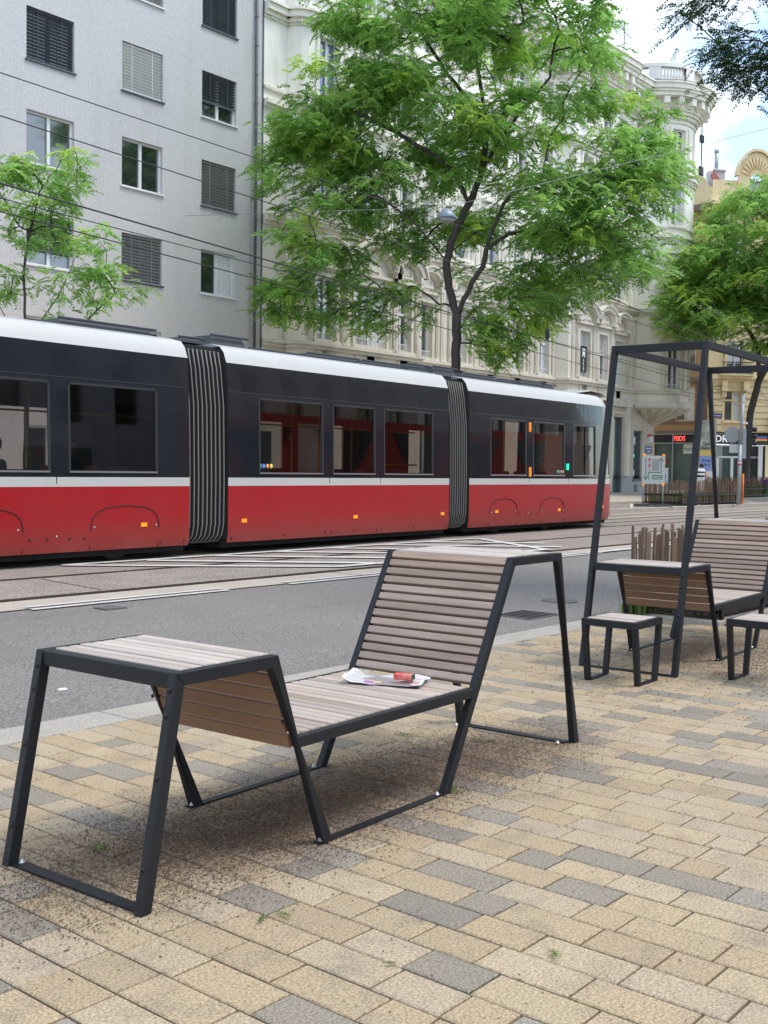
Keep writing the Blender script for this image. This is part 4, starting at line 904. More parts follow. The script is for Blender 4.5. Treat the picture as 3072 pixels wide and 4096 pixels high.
b = MB(); panel(b, ym, [uc, ys[-1]], [4.2, 18.7], [h for h in yh if h[0] > uc], .25); b.build('front_wall', 'yellow', yb)
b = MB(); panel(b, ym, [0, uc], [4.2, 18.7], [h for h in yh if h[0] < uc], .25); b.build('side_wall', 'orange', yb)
b = MB()
for z in np.arange(4.3, 7.5, .42):
    for s0, s1 in ((.05, 1.85), (3.4, 5.45), (7.05, 8.85)): b.mbox(ym, fu(s0), fu(s1), z, z + .34, -.06, 0)
for z0, z1, w_ in ((7.55, 7.7, -.12), (7.7, 7.9, -.3), (11.1, 11.3, -.2), (18.5, 18.7, -.25), (18.7, 19.0, -.5), (19.0, 19.2, -.65)): b.mbox(ym, fu(-.0), fu(13.9), z0, z1, w_, 0)
for a, c, z0, z1 in [h for h in yh if h[0] > uc]:
    b.mbox(ym, a - .14, c + .14, z0 - .14, z0 - .02, -.14, 0); b.mbox(ym, a - .14, a, z0, z1 + .12, -.07, 0); b.mbox(ym, c, c + .14, z0, z1 + .12, -.07, 0); b.mbox(ym, a, c, z1, z1 + .14, -.07, 0)
for s0 in (1.75, 3.3): b.mbox(ym, fu(s0), fu(s0 + .4), 6.9, 7.55, -.34, 0); b.mbox(ym, fu(s0 + .05), fu(s0 + .35), 6.5, 6.95, -.2, 0)
b.mbox(ym, fu(1.6), fu(3.9), 7.9, 8.1, -.5, 0); b.build('mouldings', 'ytrim', yb)
b = MB()
for z in np.arange(4.75, 7.4, .42):
    for y0, y1 in ((31.7, 30.87), (34.6, 33.2)): b.mbox(ym, us_(y0), us_(y1), z, z + .34, -.05, 0)
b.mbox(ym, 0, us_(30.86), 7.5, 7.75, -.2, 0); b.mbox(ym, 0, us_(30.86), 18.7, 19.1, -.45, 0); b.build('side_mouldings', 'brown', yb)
b = MB(); b.mbox(ym, us_(33.3), us_(31.6), 4.78, 4.9, -.15, 0); b.mbox(ym, us_(34.6), us_(31.3), 4.15, 4.3, -.1, 0); b.build('side_sills', 'brown', yb)
for h in yh: win(yb, ym, *h, panes=2, transom=.68, depth=.25, sill=False, frame='frame_white' if h[2] > 8 else 'ytrim', curtain=h[2] < 8)
b = MB(); b.mbox(ym, 0, ys[-1], 4.2, 18.6, .28, .32); b.build('dark_backing', 'room', yb)
b = MB(); 
for k in range(14): s0 = 1.75 + k * .15; b.mbox(ym, fu(s0), fu(s0 + .03), 8.1, 8.75, -.48, -.45)
b.mbox(ym, fu(1.6), fu(3.9), 8.75, 8.8, -.5, -.44); b.mbox(ym, fu(1.6), fu(3.9), 8.05, 8.12, -.52, -.44); b.build('balcony_railing', 'metal', yb)
# attic with round gable, small curved gable at the corner
b = MB(); panel(b, ym, [fu(0), fu(2.7), fu(5.2), ys[-1]], [19.2, 20.7], [(fu(3.45), fu(4.35), 19.6, 20.7)], .2)
b.prism([(fu(2.6), 19.2), (fu(3.42), 19.2), (fu(3.42), 20.6), (fu(3.55), 21.0), (fu(3.9), 21.2), (fu(4.25), 21.0), (fu(4.38), 20.6), (fu(4.38), 19.2), (fu(5.2), 19.2), (fu(5.2), 20.8)] + [(fu(3.9 + 1.3 * math.cos(t)), 20.8 + 1.75 * math.sin(t)) for t in np.linspace(0, math.pi, 18)], -.12, .1, ym)
b.prism([(us_(32.9), 19.1), (us_(32.9), 20.6), (us_(32.6), 21.1), (us_(32.0), 21.2), (us_(31.4), 20.9), (us_(31.1), 20.3), (us_(30.87), 20.2), (us_(30.87), 19.1)], -.1, .1, ym); b.build('attic_gables', 'ytrim', yb)
b = MB()
for k in range(11):
    t = math.radians(20 + 14 * k); r0, r1 = .65, 1.35; p = lambda r_, t_: (fu(3.9 + .8 * r_ * math.cos(t_)), 20.8 + r_ * math.sin(t_)); b.prism([p(r0, t), p(r1, t - .07), p(r1 + .08, t), p(r1, t + .07)], -.24, -.12, ym)
b.prism([(fu(3.9 + 1.5 * math.cos(t)), 20.8 + 1.95 * math.sin(t)) for t in np.linspace(.1, math.pi - .1, 18)] + [(fu(3.9 + 1.36 * math.cos(t)), 20.8 + 1.78 * math.sin(t)) for t in np.linspace(math.pi - .1, .1, 18)], -.3, .3, ym); b.build('gable_shell', 'ytrim', yb)
win(yb, ym, fu(3.45), fu(4.35), 19.6, 20.75, panes=2, depth=.2, sill=False, glassm='winblue'); 
b = MB(); b.prism([(fu(.2), 19.6), (fu(.0), 20.9), (fu(.3), 21.3), (fu(1.0), 21.1), (fu(1.5), 20.6), (fu(1.7), 20.2)], .2, 1.4, ym); b.mbox(ym, fu(0), ys[-1], 19.2, 20.3, 1.0, 7); b.build('roof', 'roof_red', yb)
b = MB(); b.mbox(ym, fu(.1), fu(2.1), 20.3, 21.7, 1.6, 2.3); b.mbox(ym, fu(.0), fu(2.2), 21.7, 21.8, 1.5, 2.4); ch = b.build('chimney', 'signgrey', yb)
b = MB(); x, y, z = ym(fu(1.5), 21.8, 1.9); b.tube([(x, y, 21.8), (x, y, 23.0)], .14, 8); b.tube([(x, y, 23.0), (x, y, 23.2)], .17, 8); b.build('flue', 'polegrey', ch)
b = MB(); b.tube([(0, 0, -.5), (0, 0, 4.0)], .045, 6); b.box(-.25, .25, -.08, .08, -.3, .3)
for z in (1.9, 3.3): b.box(-.16, -.06, -.1, .1, z, z + .5); b.box(.08, .18, -.1, .1, z, z + .5)
b.build('antenna_mast', 'wire', label='dark rooftop antenna mast above the red roofed corner of the yellow building', cat='antenna').location = (71.6, 32.4, 21.8)
# yellow building: ground floor shops
sg_h = [(us_(34.5), us_(33.25), .4, 3.45), (us_(33.2), us_(31.3), .4, 3.45)]
for s0, s1, zt, w_ in ((0, us_(34.6), 4.3, 0), (us_(31.2), us_(30.87), 4.3, -.08), (fu(0), fu(1.15), 4.2, 0), (uc + 4.1, uc + 4.5, 3.34, 0), (uc + 8.0, uc + 8.4, 3.34, 0)): b = MB(); b.mbox(ym, s0, s1, .2, zt, w_, .3); b.build('pier', 'ytrim', yb)
b = MB(); b.mbox(ym, us_(34.6), us_(31.2), .2, 4.1, .2, .25); b.mbox(ym, fu(1.15), ys[-1], .2, 4.2, .3, .35); b.build('shop_windows', 'shopglass', yb)
b = MB(); b.mbox(ym, us_(34.6), us_(31.2), 3.5, 4.05, -.05, .1); f1 = b.build('shop_fascia', 'black', yb)
text('FBDS', .46, lambda x, y, z: ym(us_(32.75) + x * .8, 3.76 + y, -.052 - z), 'redlit', f1)
b = MB(); b.mbox(ym, us_(33.26), us_(33.2), .3, 4.05, -.06, .1); b.mbox(ym, us_(34.6), us_(31.2), 3.44, 3.5, -.06, .1); b.mbox(ym, us_(34.6), us_(31.2), 4.05, 4.12, -.06, .1); b.build('shop_mullions', 'midgrey', yb)
b = MB(); b.mbox(ym, fu(1.15), ys[-1], 3.42, 4.05, -.12, .2); f2 = b.build('shop_fascia', 'black', yb)
text('DR', .62, lambda x, y, z: ym(uc + .98 + x, 3.74 + y, -.122 - z), 'whitelit', f2); text('D', .62, lambda x, y, z: ym(uc + 4.95 + x, 3.74 + y, -.122 - z), 'redlit', f2)
for k, cc in enumerate(('dkstripe', 'signred', 'pyellow')):
    if cc == 'dkstripe': M[cc] = mat('stripe_blue', (.03, .16, .5), .5)
    b = MB(); b.mbox(ym, fu(4.3), fu(5.15), 3.86 - k * .10, 3.96 - k * .10, -.13, -.115); b.build('fascia_stripe', cc, f2)
b = MB(); b.mbox(ym, fu(1.15), ys[-1], 3.34, 3.42, -.14, .1); b.build('fascia_light_strip', 'whitelit', yb)
b = MB(); b.mbox(ym, fu(1.5), fu(1.75), .3, 2.6, .1, .2); b.mbox(ym, fu(2.6), fu(2.8), .3, 2.6, .1, .2); b.mbox(ym, fu(1.5), fu(4.8), 2.5, 2.62, .1, .2); b.mbox(ym, fu(3.9), fu(4.0), .3, 2.6, .1, .2); b.build('shop_door', 'signgrey', yb)
b = MB(); b.mbox(ym, uc + 2.9, uc + 3.6, .3, 3.3, .1, .2); b.mbox(ym, uc + 3.95, uc + 4.1, .3, 3.3, .05, .15); b.build('dark_shop_panels', 'black', yb)
b = MB(); b.mbox(ym, uc + 3.62, uc + 3.92, .3, 3.33, 0, .15); b.build('white_shop_pier', 'signgrey', yb)
b = MB(); b.mbox(ym, uc + 4.6, uc + 6.4, .8, 3.3, .22, .27); f3 = b.build('window_banner', 'signgrey', yb)
text('D', .9, lambda x, y, z: ym(uc + 5.0 + x, 2.8 + y, .218 - z), 'black', f3); text('COPY', .4, lambda x, y, z: ym(uc + 5.3 + x, 2.0 + y, .218 - z), 'black', f3)
b = MB(); b.mbox(ym, uc + 4.25, uc + 5.2, 4.45, 5.4, -.5, -.4); f4 = b.build('hanging_sign', 'black', yb); text('DR', .6, lambda x, y, z: ym(uc + 4.75 + x, 4.95 + y, -.502 - z), 'whitelit', f4)
b = MB(); b.mbox(ym, uc + .1, uc + 1.0, 5.15, 5.42, -.1, -.06); f5 = b.build('street_sign', 'dkblue', yb); text('8., Lederergasse', .12, lambda x, y, z: ym(uc + .55 + x, 5.28 + y, -.102 - z), 'white', f5)
b = MB(); b.mbox(ym, us_(32.5), us_(31.5), 2.75, 3.4, .12, .16); f6 = b.build('window_notice', 'signgrey', yb); text('DIGITAL', .24, lambda x, y, z: ym(us_(32.0) + x, 3.05 + y, .118 - z), 'black', f6)
b = MB(); b.mbox(ym, us_(34.3), us_(33.7), 2.0, 2.45, .12, .16); f6 = b.build('window_notice', 'signred', yb); text('NK', .36, lambda x, y, z: ym(us_(34.0) + x, 2.22 + y, .118 - z), 'white', f6)
# advertising panel at the yellow corner
ad = empty('advertising_panel', (69.45, 30.55, 0), math.atan2(-.9, .45), 'tall advertising panel with photo poster above a blue poster at the yellow corner', 'advertising panel')
b = MB(); b.box(-.55, .55, -.06, .06, .2, 4.95); b.build('frame', 'polegrey', ad)
b = MB(); b.box(-.48, .48, -.075, -.06, 2.95, 4.85); b.build('photo_poster', 'poster', ad)
b = MB(); b.box(-.48, .48, -.076, -.06, 2.6, 2.95); b.build('yellow_strip', 'pyellow', ad)
b = MB(); b.box(-.48, .48, -.077, -.06, .5, 2.6); b.build('blue_poster', 'blue', ad)
text('Tanz', .26, lambda x, y, z: (x - .05, -.078 - z, 3.4 + y), 'black', ad); text('Atelier', .24, lambda x, y, z: (x - .05, -.078 - z, 3.12 + y), 'black', ad)
text('Bringt', .24, lambda x, y, z: (x - .05, -.079 - z, 2.3 + y), 'dkblue', ad); text('die g', .22, lambda x, y, z: (x, -.079 - z, 2.04 + y), 'dkblue', ad)
b = MB(); b.box(-.1, .4, -.08, -.077, .9, 1.6); b.build('poster_text_block', 'white', ad)
# houses on the near side of the street (behind the camera; they fill the reflections)
def near_house(x0, x1, h, m, label, arch):
    r_ = empty('street_house', (x0, -9, 0), 0, label, 'building'); mp = lambda u, v, w: (u, -w, v); Wd = x1 - x0
    hs = []; u = 1.2
    while u + 1.4 < Wd - .6:
        for z in np.arange(4.2, h - 2.4, 3.3): hs.append((u, u + 1.3, float(z), float(z) + 1.9))
        u += 2.9
    b = MB(); panel(b, mp, [0, Wd], [0, h], hs, .25); b.box(0, .02, -10, -.01, 0, h); b.box(Wd - .02, Wd, -10, -.01, 0, h); b.build('wall', m, r_)
    b = MB()
    for a_, c_, z0, z1 in hs: b.mbox(mp, a_, c_, z0, z1, .2, .24)
    b.build('window_panes', 'winglass', r_); b = MB(); b.box(-.3, Wd + .3, -10, .6, h, h + .5); b.build('cornice', 'base', r_)
    b = MB()
    for k in range(int(Wd / 5)): b.box(1 + k * 5, 4.4 + k * 5, .01, .04, .5, 3.2)
    b.build('shop_windows', 'shopglass', r_)
near_house(14, 33, 13.5, 'blind_grey', 'dark grey house on the near side, seen only as a reflection in the tram', True)
near_house(33.5, 75, 12, 'corner', 'low beige house on the near side further along the street', True)
hd = empty('reflection_backdrop', (29, -4.5, 0), 0, 'added long red hoarding with black shapes, seen only as reflection in the tram windows', 'backdrop')  # added wall out of view, reddens the reflections in the tram windows
b = MB(); b.box(0, 34, -.1, 0, 0, 4.6); b.build('boards', 'refl_red', hd)
for x in range(2, 33, 6): b = MB(); b.prism([(x, .3), (x + 4.6, .3), (x + 3.1, 2.2), (x + 4.6, 4.1), (x, 4.1), (x + 1.5, 2.2)], .0, .02); b.build('black_shape', 'black', hd)
# ------------------------------------------------------------------ fences, planters, far street furniture
def palings(b, p, q, h0, h1, z0, pitch, rn, wd=.035, lean=.03):
    p = Vector((*p, 0)); q = Vector((*q, 0)); Lh = (q - p).length; d = (q - p) / Lh; n = Vector((-d.y, d.x, 0)); s = 0
    while s < Lh:
        h = rn.uniform(h0, h1); w_ = wd * rn.uniform(.6, 1.15); k = rn.uniform(.55, 1.5); b.cur = (.23 * k, .14 * k, .088 * k)
        o = p + d * s + n * rn.uniform(-.02, .02); l = rn.uniform(-lean, lean); t = .014
        k2 = [o + d * a + n * c for a, c in ((-w_ / 2, -t), (w_ / 2, -t * .6), (w_ / 2, t), (-w_ / 2, t * .7))]; mid = d * (l * .5 + rn.uniform(-.012, .012)); top = d * l; e = rn.uniform(-.008, .008)
        vs = [(v.x, v.y, z0) for v in k2] + [(v.x + mid.x, v.y + mid.y, z0 + h * .5) for v in k2] + [(v.x * .9 + (o.x) * .1 + top.x, v.y * .9 + o.y * .1 + top.y, z0 + h + (e if i in (0, 3) else -e)) for i, v in enumerate(k2)]
        b.add(vs, [(i + a, (i + 1) % 4 + a, (i + 1) % 4 + 4 + a, i + 4 + a) for a in (0, 4) for i in range(4)] + [(8, 9, 10, 11)]); s += pitch * rn.uniform(.75, 1.3)
def plants(b, x0, x1, y0, y1, z0, n, h, rn, cols_=((.07, .16, .03), (.045, .11, .03), (.10, .2, .045))):
    for _ in range(n):
        x, y = rn.uniform(x0, x1), rn.uniform(y0, y1); hh = h * rn.uniform(.4, 1.1); a = rn.uniform(0, 6.28); r_ = rn.uniform(.05, .3) * hh; b.cur = rn.choice(cols_); w_ = rn.uniform(.008, .02) * (1 + h) * min(1, h * 3 + .08)
        c, s = math.cos(a), math.sin(a); pts = [(x, y, z0), (x + c * r_ * .3, y + s * r_ * .3, z0 + hh * .6), (x + c * r_, y + s * r_, z0 + hh * .9), (x + c * r_ * 1.7, y + s * r_ * 1.7, z0 + hh * .75)]
        vs = []
        for (px, py, pz), ww in zip(pts, (w_ * .6, w_, w_ * .8, .001)): vs += [(px - s * ww, py + c * ww, pz), (px + s * ww, py - c * ww, pz)]
        b.add(vs, [(0, 1, 3, 2), (2, 3, 5, 4), (4, 5, 7, 6)])
rn = random.Random(11)
def planter(name, x0, x1, y0, y1, z, h0, h1, label, pitch, group=None):
    wd_ = .043 if pitch == .075 else .036
    r_ = empty('picket_planter', (0, 0, 0), 0, label, 'planter', 'picket fenced planting beds')
    for p, q in (((x0, y0), (x1, y0)), ((x0, y1), (x1, y1)), ((x0, y0), (x0, y1)), ((x1, y0), (x1, y1))):
        b = MB(); palings(b, p, q, h0, h1, z + .08, pitch, rn, wd_); b.build('palings', 'paling', r_)
    b = MB(); t = .03
    for zz in (z + .10, z + .42) if h1 > .8 else (z + .10,):
        for a in (y0 - .06, y1 + .03): b.box(x0 - .06, x1 + .06, a, a + t, zz, zz + .06)
        for a in (x0 - .06, x1 + .03): b.box(a, a + t, y0 - .06, y1 + .06, zz, zz + .06)
    k = x0
    while k <= x1 + .01: b.box(k - .055, k - .015, y0 - .058, y0 - .02, z - .01, z + .5); k += 1.4
    b.build('low_steel_rail', 'metal', r_)
    b = MB()
    for zz in (z + h0 * .35, z + h0 * .75):
        for a, c in (((x0, y0), (x1, y0)), ((x0, y0), (x0, y1)), ((x0, y1), (x1, y1))):
            pts = [(a[0] + (c[0] - a[0]) * i / 30, a[1] + (c[1] - a[1]) * i / 30 + .015 * (-1) ** i, zz + .02 * math.sin(i * 1.3)) for i in range(31)]; b.tube(pts, .0035, 4)
    b.build('binding_wire', 'greywire', r_)
    b = MB(); b.box(x0, x1, y0, y1, z, z + .06); b.build('soil', 'soil', r_); return r_
pn = planter('p', 9.98, 14.2, 4.30, 5.12, .0, .70, .82, 'low split paling planter with dark steel rail beside the kerb behind the framed bench', .075)
b = MB(); b.box(9.86, 14.3, 4.18, 5.0, -.05, .045); b.build('concrete_edge', 'kerb', pn, bevel=.008)
b = MB(); plants(b, 10.05, 14, 4.4, 5.05, .06, 900, .36, rn); b.build('planting', 'leaf', pn)
b = MB(); plants(b, 9.75, 9.98, 4.9, 5.15, .03, 60, .38, rn, ((.16, .2, .07), (.12, .2, .05))); b.build('grass_tuft', 'leaf', label='pale grass tuft leaning out at the kerb end of the near picket planter', cat='grass')
pf = planter('p', 42.9, 49.2, 19.95, 21.6, .08, .82, 1.0, 'long split paling planter with metal rail beyond the tram tracks, behind the detour sign', .085)
b = MB(); plants(b, 43, 49, 20.0, 21.5, .12, 900, .55, rn); b.build('planting', 'leaf', pf)
pf = planter('p', 55.2, 66, 22.9, 24.6, .2, .85, 1.05, 'farther paling planter with purple flowers around the right hand tree', .095)
b = MB(); plants(b, 55.3, 65.8, 22.8, 24.5, .25, 1100, .75, rn); b.build('planting', 'leaf', pf)
b = MB()
for _ in range(60):
    x, y, z = rn.choice(((57.0, 22.9), (59.6, 22.9), (60.2, 22.9))) + (0,) ; x += rn.gauss(0, .35); z = 1.0 + rn.gauss(0, .12); b.lathe([(.01, -.05), (.055, 0), (.01, .05)], (x, y + rn.uniform(-.2, .3), z), 6)
b.build('flowers', 'purple', pf)
# detour sign on two posts
def facing(x, y): return math.atan2(-x, y) * 1.0
ds = empty('detour_sign', (40.75, 20.15, .09), math.atan2(-.886, .463) + R(0), 'white detour map sign board with green arrows on two posts with amber lamps', 'road sign')
b = MB(); b.box(-.44, .44, -.02, .02, .90, 2.02); bd = b.build('board', 'signgrey', ds, bevel=.01)
for x in (-.38, .38):
    b = MB(); b.tube([(x, .05, 0), (x, .05, 2.0)], .03, 8); b.build('post', 'polegrey', ds)
    for z in (2.04, .87): b = MB(); b.lathe([(.02, -.05), (.055, -.02), (.055, .03), (.02, .05)], (x, .0, z), 10); b.build('warning_lamp', 'orange_l', ds)
    b = MB(); b.add([(x - .4, -.25, 0), (x + .4, -.25, 0), (x + .4, .35, 0), (x - .4, .35, 0), (x - .3, -.17, .1), (x + .3, -.17, .1), (x + .3, .27, .1), (x - .3, .27, .1)], [(0, 1, 5, 4), (1, 2, 6, 5), (2, 3, 7, 6), (3, 0, 4, 7), (4, 5, 6, 7)]); b.build('foot_plate', 'black', ds, bevel=.01)
b = MB()
def ln(b, pts, w_=.03, y=-.026):
    for (x0, z0), (x1, z1) in zip(pts[:-1], pts[1:]):
        d = Vector((x1 - x0, z1 - z0)); L_ = d.length; d /= L_; n = Vector((-d.y, d.x)) * w_ / 2; d *= w_ / 2
        b.add([(x0 - n.x - d.x, y, z0 - n.y - d.y), (x1 - n.x + d.x, y, z1 - n.y + d.y), (x1 + n.x + d.x, y, z1 + n.y + d.y), (x0 + n.x - d.x, y, z0 + n.y - d.y)], [(0, 1, 2, 3)])
ln(b, [(-.30, 1.92), (-.30, 1.10)]); ln(b, [(-.37, 1.2), (-.30, 1.08), (-.22, 1.2)]); ln(b, [(-.19, 1.08), (-.19, 1.36), (.30, 1.36), (.30, 1.9)]); ln(b, [(.22, 1.82), (.30, 1.93), (.38, 1.82)]); ln(b, [(-.03, 1.1), (.34, 1.1), (.34, 1.24), (-.03, 1.24), (-.03, 1.1)]); ln(b, [(.02, 1.17), (.3, 1.17)]); b.build('route_arrows', 'green', ds)
b = MB(); ln(b, [(-.16, 1.90), (-.16, 1.4)], .02, -.027); ln(b, [(-.21, 1.84), (-.16, 1.92), (-.11, 1.84)], .03, -.027)
for k in range(12): t, t2 = k * .524, (k + 1) * .524; ln(b, [(-.16 + .05 * math.cos(t), 1.64 + .05 * math.sin(t)), (-.16 + .05 * math.cos(t2), 1.64 + .05 * math.sin(t2))], .02, -.028)
b.build('closed_route', 'signred', ds)
b = MB(); b.box(-.06, .22, -.0235, -.02, 1.42, 1.9); b.build('map_block', 'midgrey', ds)
# signal mast with cameras, sign backs and traffic lights
sm = empty('signal_mast', (47.0, 19.2, .1), math.atan2(-.9, .42), 'grey signal mast with sign backs, cameras and a red white band by the far planter', 'signal mast')
b = MB(); b.tube([(0, 0, 0), (.03, 0, 2.6)], .085, 12); b.tube([(.03, 0, 2.6), (.10, 0, 4.75)], .075, 12); b.build('pole', 'polegrey', sm)
b = MB(); b.lathe([(.095, 1.72), (.095, 1.78)], (.02, 0, 0), 12); b.lathe([(.095, 1.86), (.095, 1.90)], (.02, 0, 0), 12); b.build('red_band', 'signred', sm)
b = MB(); b.lathe([(.093, 1.78), (.093, 1.86)], (.02, 0, 0), 12); b.build('white_band', 'white', sm)
b = MB(); b.prism([(-.30 + .36 * math.cos(R(22.5 + 45 * k)), 3.05 + .36 * math.sin(R(22.5 + 45 * k))) for k in range(8)], .10, .12); b.box(-.34, -.30, .08, .10, 2.6, 3.4); b.build('octagonal_sign_back', 'midgrey', sm)
b = MB(); b.box(-.42, .10, .10, .12, 2.25, 2.62); b.build('rectangular_sign_back', 'signgrey', sm)
b = MB(); b.box(.10, .28, .05, .2, 2.0, 3.3); b.build('control_cabinet', 'polegrey', sm, bevel=.01)
tl_ = MB(); 
for k in range(3): z = 3.15 - k * .3; tl_.box(.30, .52, -.02, .14, z, z + .27); tl_.tube([(.52, .06, z + .14), (.70, .06, z + .11)], [.10, .11], 10)
tl_.box(.28, .60, .1, .18, 2.3, 2.45); tl_.build('traffic_light', 'black', sm, bevel=.01)
b = MB(); b.box(.10, .17, -.1, .05, 4.45, 4.8); b.box(.1, .32, -.05, .03, 3.5, 3.58); b.build('camera', 'white', sm)
b = MB(); b.tube([(.09, 0, 4.7), (.2, 0, 5.0)], .02, 5); b.build('cable_hook', 'wire', sm)
# sign pole with orange post, cabinet with graffiti, bin, bollard, pedestrian
cb = empty('utility_cabinet', (48.5, 23.9, .2), math.atan2(-.89, .45), 'pale utility cabinet with blue graffiti beside the detour sign', 'cabinet')
b = MB(); b.box(-.12, .60, -.2, .2, 0, 1.42); b.box(-.14, .62, -.22, .22, 1.42, 1.47); b.build('cabinet_body', 'signgrey', cb, bevel=.01)
b = MB(); ln(b, [(.35 + .12 * math.cos(t) * (1 + .3 * math.sin(3 * t)), .95 + .32 * math.sin(t)) for t in np.linspace(0, 6.3, 22)], .04, -.203); ln(b, [(.28, 1.2), (.42, 1.0), (.26, .9), (.42, .75)], .03, -.204); b.build('graffiti', 'stripe_blue' if False else 'dkstripe', cb)
b = MB(); ln(b, [(.0, 1.2), (.12, 1.25), (.05, 1.0), (.16, 1.05)], .05, -.203); b.build('graffiti_tag', 'midgrey', cb)
bn = empty('litter_bin', (52.3, 23.4, .2), 0, 'round white litter bin with black bands behind the far planter', 'litter bin')
b = MB(); b.lathe([(.26, 0), (.27, 1.0), (.28, 1.02), (.28, 1.42), (.22, 1.48)], (0, 0, 0), 20); b.build('drum', 'white', bn); b = MB(); b.lathe([(.285, 1.06), (.285, 1.16)], (0, 0, 0), 20); b.lathe([(.285, 1.26), (.285, 1.34)], (0, 0, 0), 20); b.build('bands', 'black', bn)
b = MB(); b.tube([(0, 0, 0), (0, 0, 1.35)], .05, 8); b.build('marker_post', 'orange_p', label='slim orange marker post just right of the signal mast', cat='post').location = (48.2, 19.5, .1)
person('person', (53.35, 23.75, 1.02), R(200), 'pedestrian in a bright orange top partly hidden by the steel frame', 'orange_p', bald=False)
b = MB(); b.tube([(0, 0, 0), (0, 0, 1.0)], .02, 6)
# ------------------------------------------------------------------ overhead wires
def wire(p, q, rad, label, sag=.0, m='wire', ext=(8, 60), group='overhead wires above the tram tracks'):
    p = Vector(p); q = Vector(q); d = (q - p).normalized(); a = p - d * ext[0]; c = q + d * ext[1]; b = MB(); n = 24
    b.tube([a.lerp(c, i / n) - Vector((0, 0, sag * 4 * (i / n) * (1 - i / n))) for i in range(n + 1)], rad, 5); return b.build('overhead_wire', m, label=label, cat='wire', group=group)
wire((6.87, 11.43, 5.8), (11.39, 11.66, 5.8), .007, 'uppermost overhead wire crossing the grey facade high above the tram')
wire((7.71, 12.82, 5.8), (13.13, 13.43, 5.8), .009, 'second overhead wire from the top across the grey facade')
wire((9.54, 15.86, 5.8), (16.76, 17.13, 5.8), .016, 'thick twisted overhead wire, third from the top across the grey facade')
wire((10.06, 16.73, 5.8), (17.34, 17.73, 5.8), .010, 'fourth overhead wire from the top, close above the lowest one')
wire((10.59, 17.61, 5.8), (18.68, 19.09, 5.8), .013, 'lowest overhead wire crossing the grey facade just above the tram')
wire((30, 15.6, 6.3), (62, 20.5, 6.3), .010, 'overhead wire passing inside the open steel frame at the right', ext=(2, 20))
wire((34, 15.2, 7.4), (60, 23.5, 6.2), .010, 'sloping overhead wire in front of the arched first floor windows at the right', ext=(0, 10))
wire((31, 17.0, 6.9), (58, 25.0, 8.2), .010, 'rising overhead wire below the cream building belt course', ext=(0, 4))
wire((24.17, 28.95, 9.73), (22.63, 16.99, 8.05), .008, 'pale span wire from the grey facade hook to the hanging street lamp', m='greywire', ext=(0, 0))
wire((22.63, 16.99, 8.05), (44, 2.0, 16), .008, 'span wire rising from the hanging street lamp to the right', m='greywire', ext=(0, 0))
hl = empty('hanging_lamp', (22.63, 16.99, 7.79), 0, 'shallow grey dome street lamp hanging from a span wire in front of the big tree', 'street lamp')
b = MB(); b.lathe([(.02, .24), (.10, .20), (.20, .10), (.25, 0), (.24, -.04), (.22, -.04)], (0, 0, 0), 20); b.build('dome', 'lampgrey', hl); b = MB(); b.lathe([(.22, -.035), (.18, -.10), (.05, -.13)], (0, 0, 0), 16); b.build('diffuser', 'midgrey', hl); b = MB(); b.tube([(0, 0, .22), (0, 0, .3)], .02, 6); b.build('hanger', 'wire', hl)
b = MB(); b.tube([(0, 0, .5), (0, 0, .15)], .012, 5); b.lathe([(.02, .15), (.07, .05), (.06, -.15), (.02, -.22)], (0, 0, 0), 10); b.build('wire_insulator', 'wire', label='black insulator hanging from the wires right of the big tree trunk', cat='insulator').location = (28.5, 17.6, 5.55)
# ------------------------------------------------------------------ trees
def leaf_template(rn, L_, pairs, wl, ww):
    """one drooping compound leaf along +x: arrays of quads"""
    q = []
    for i in range(pairs):
        t = (i + .7) / pairs; x = L_ * t; z = -L_ * .55 * t * t; 
        for s in (-1, 1):
            a = s * rn.uniform(.8, 1.2); l = wl * rn.uniform(.8, 1.15) * (1 - .35 * abs(t - .5)); dz = -rn.uniform(.2, .75) * l
            dx, dy = math.cos(a) * l, math.sin(a) * l; px, py = -math.sin(a) * ww, math.cos(a) * ww
            q.append([(x, 0, z), (x + dx * .5 + px, dy * .5 + py, z + dz * .35), (x + dx, dy, z + dz), (x + dx * .5 - px, dy * .5 - py, z + dz * .45)])
    q.append([(0, .004, 0), (L_ * .5, .004, -L_ * .14), (L_, 0, -L_ * .55), (L_ * .5, -.004, -L_ * .14)])
    return np.array(q)      # (k,4,3)
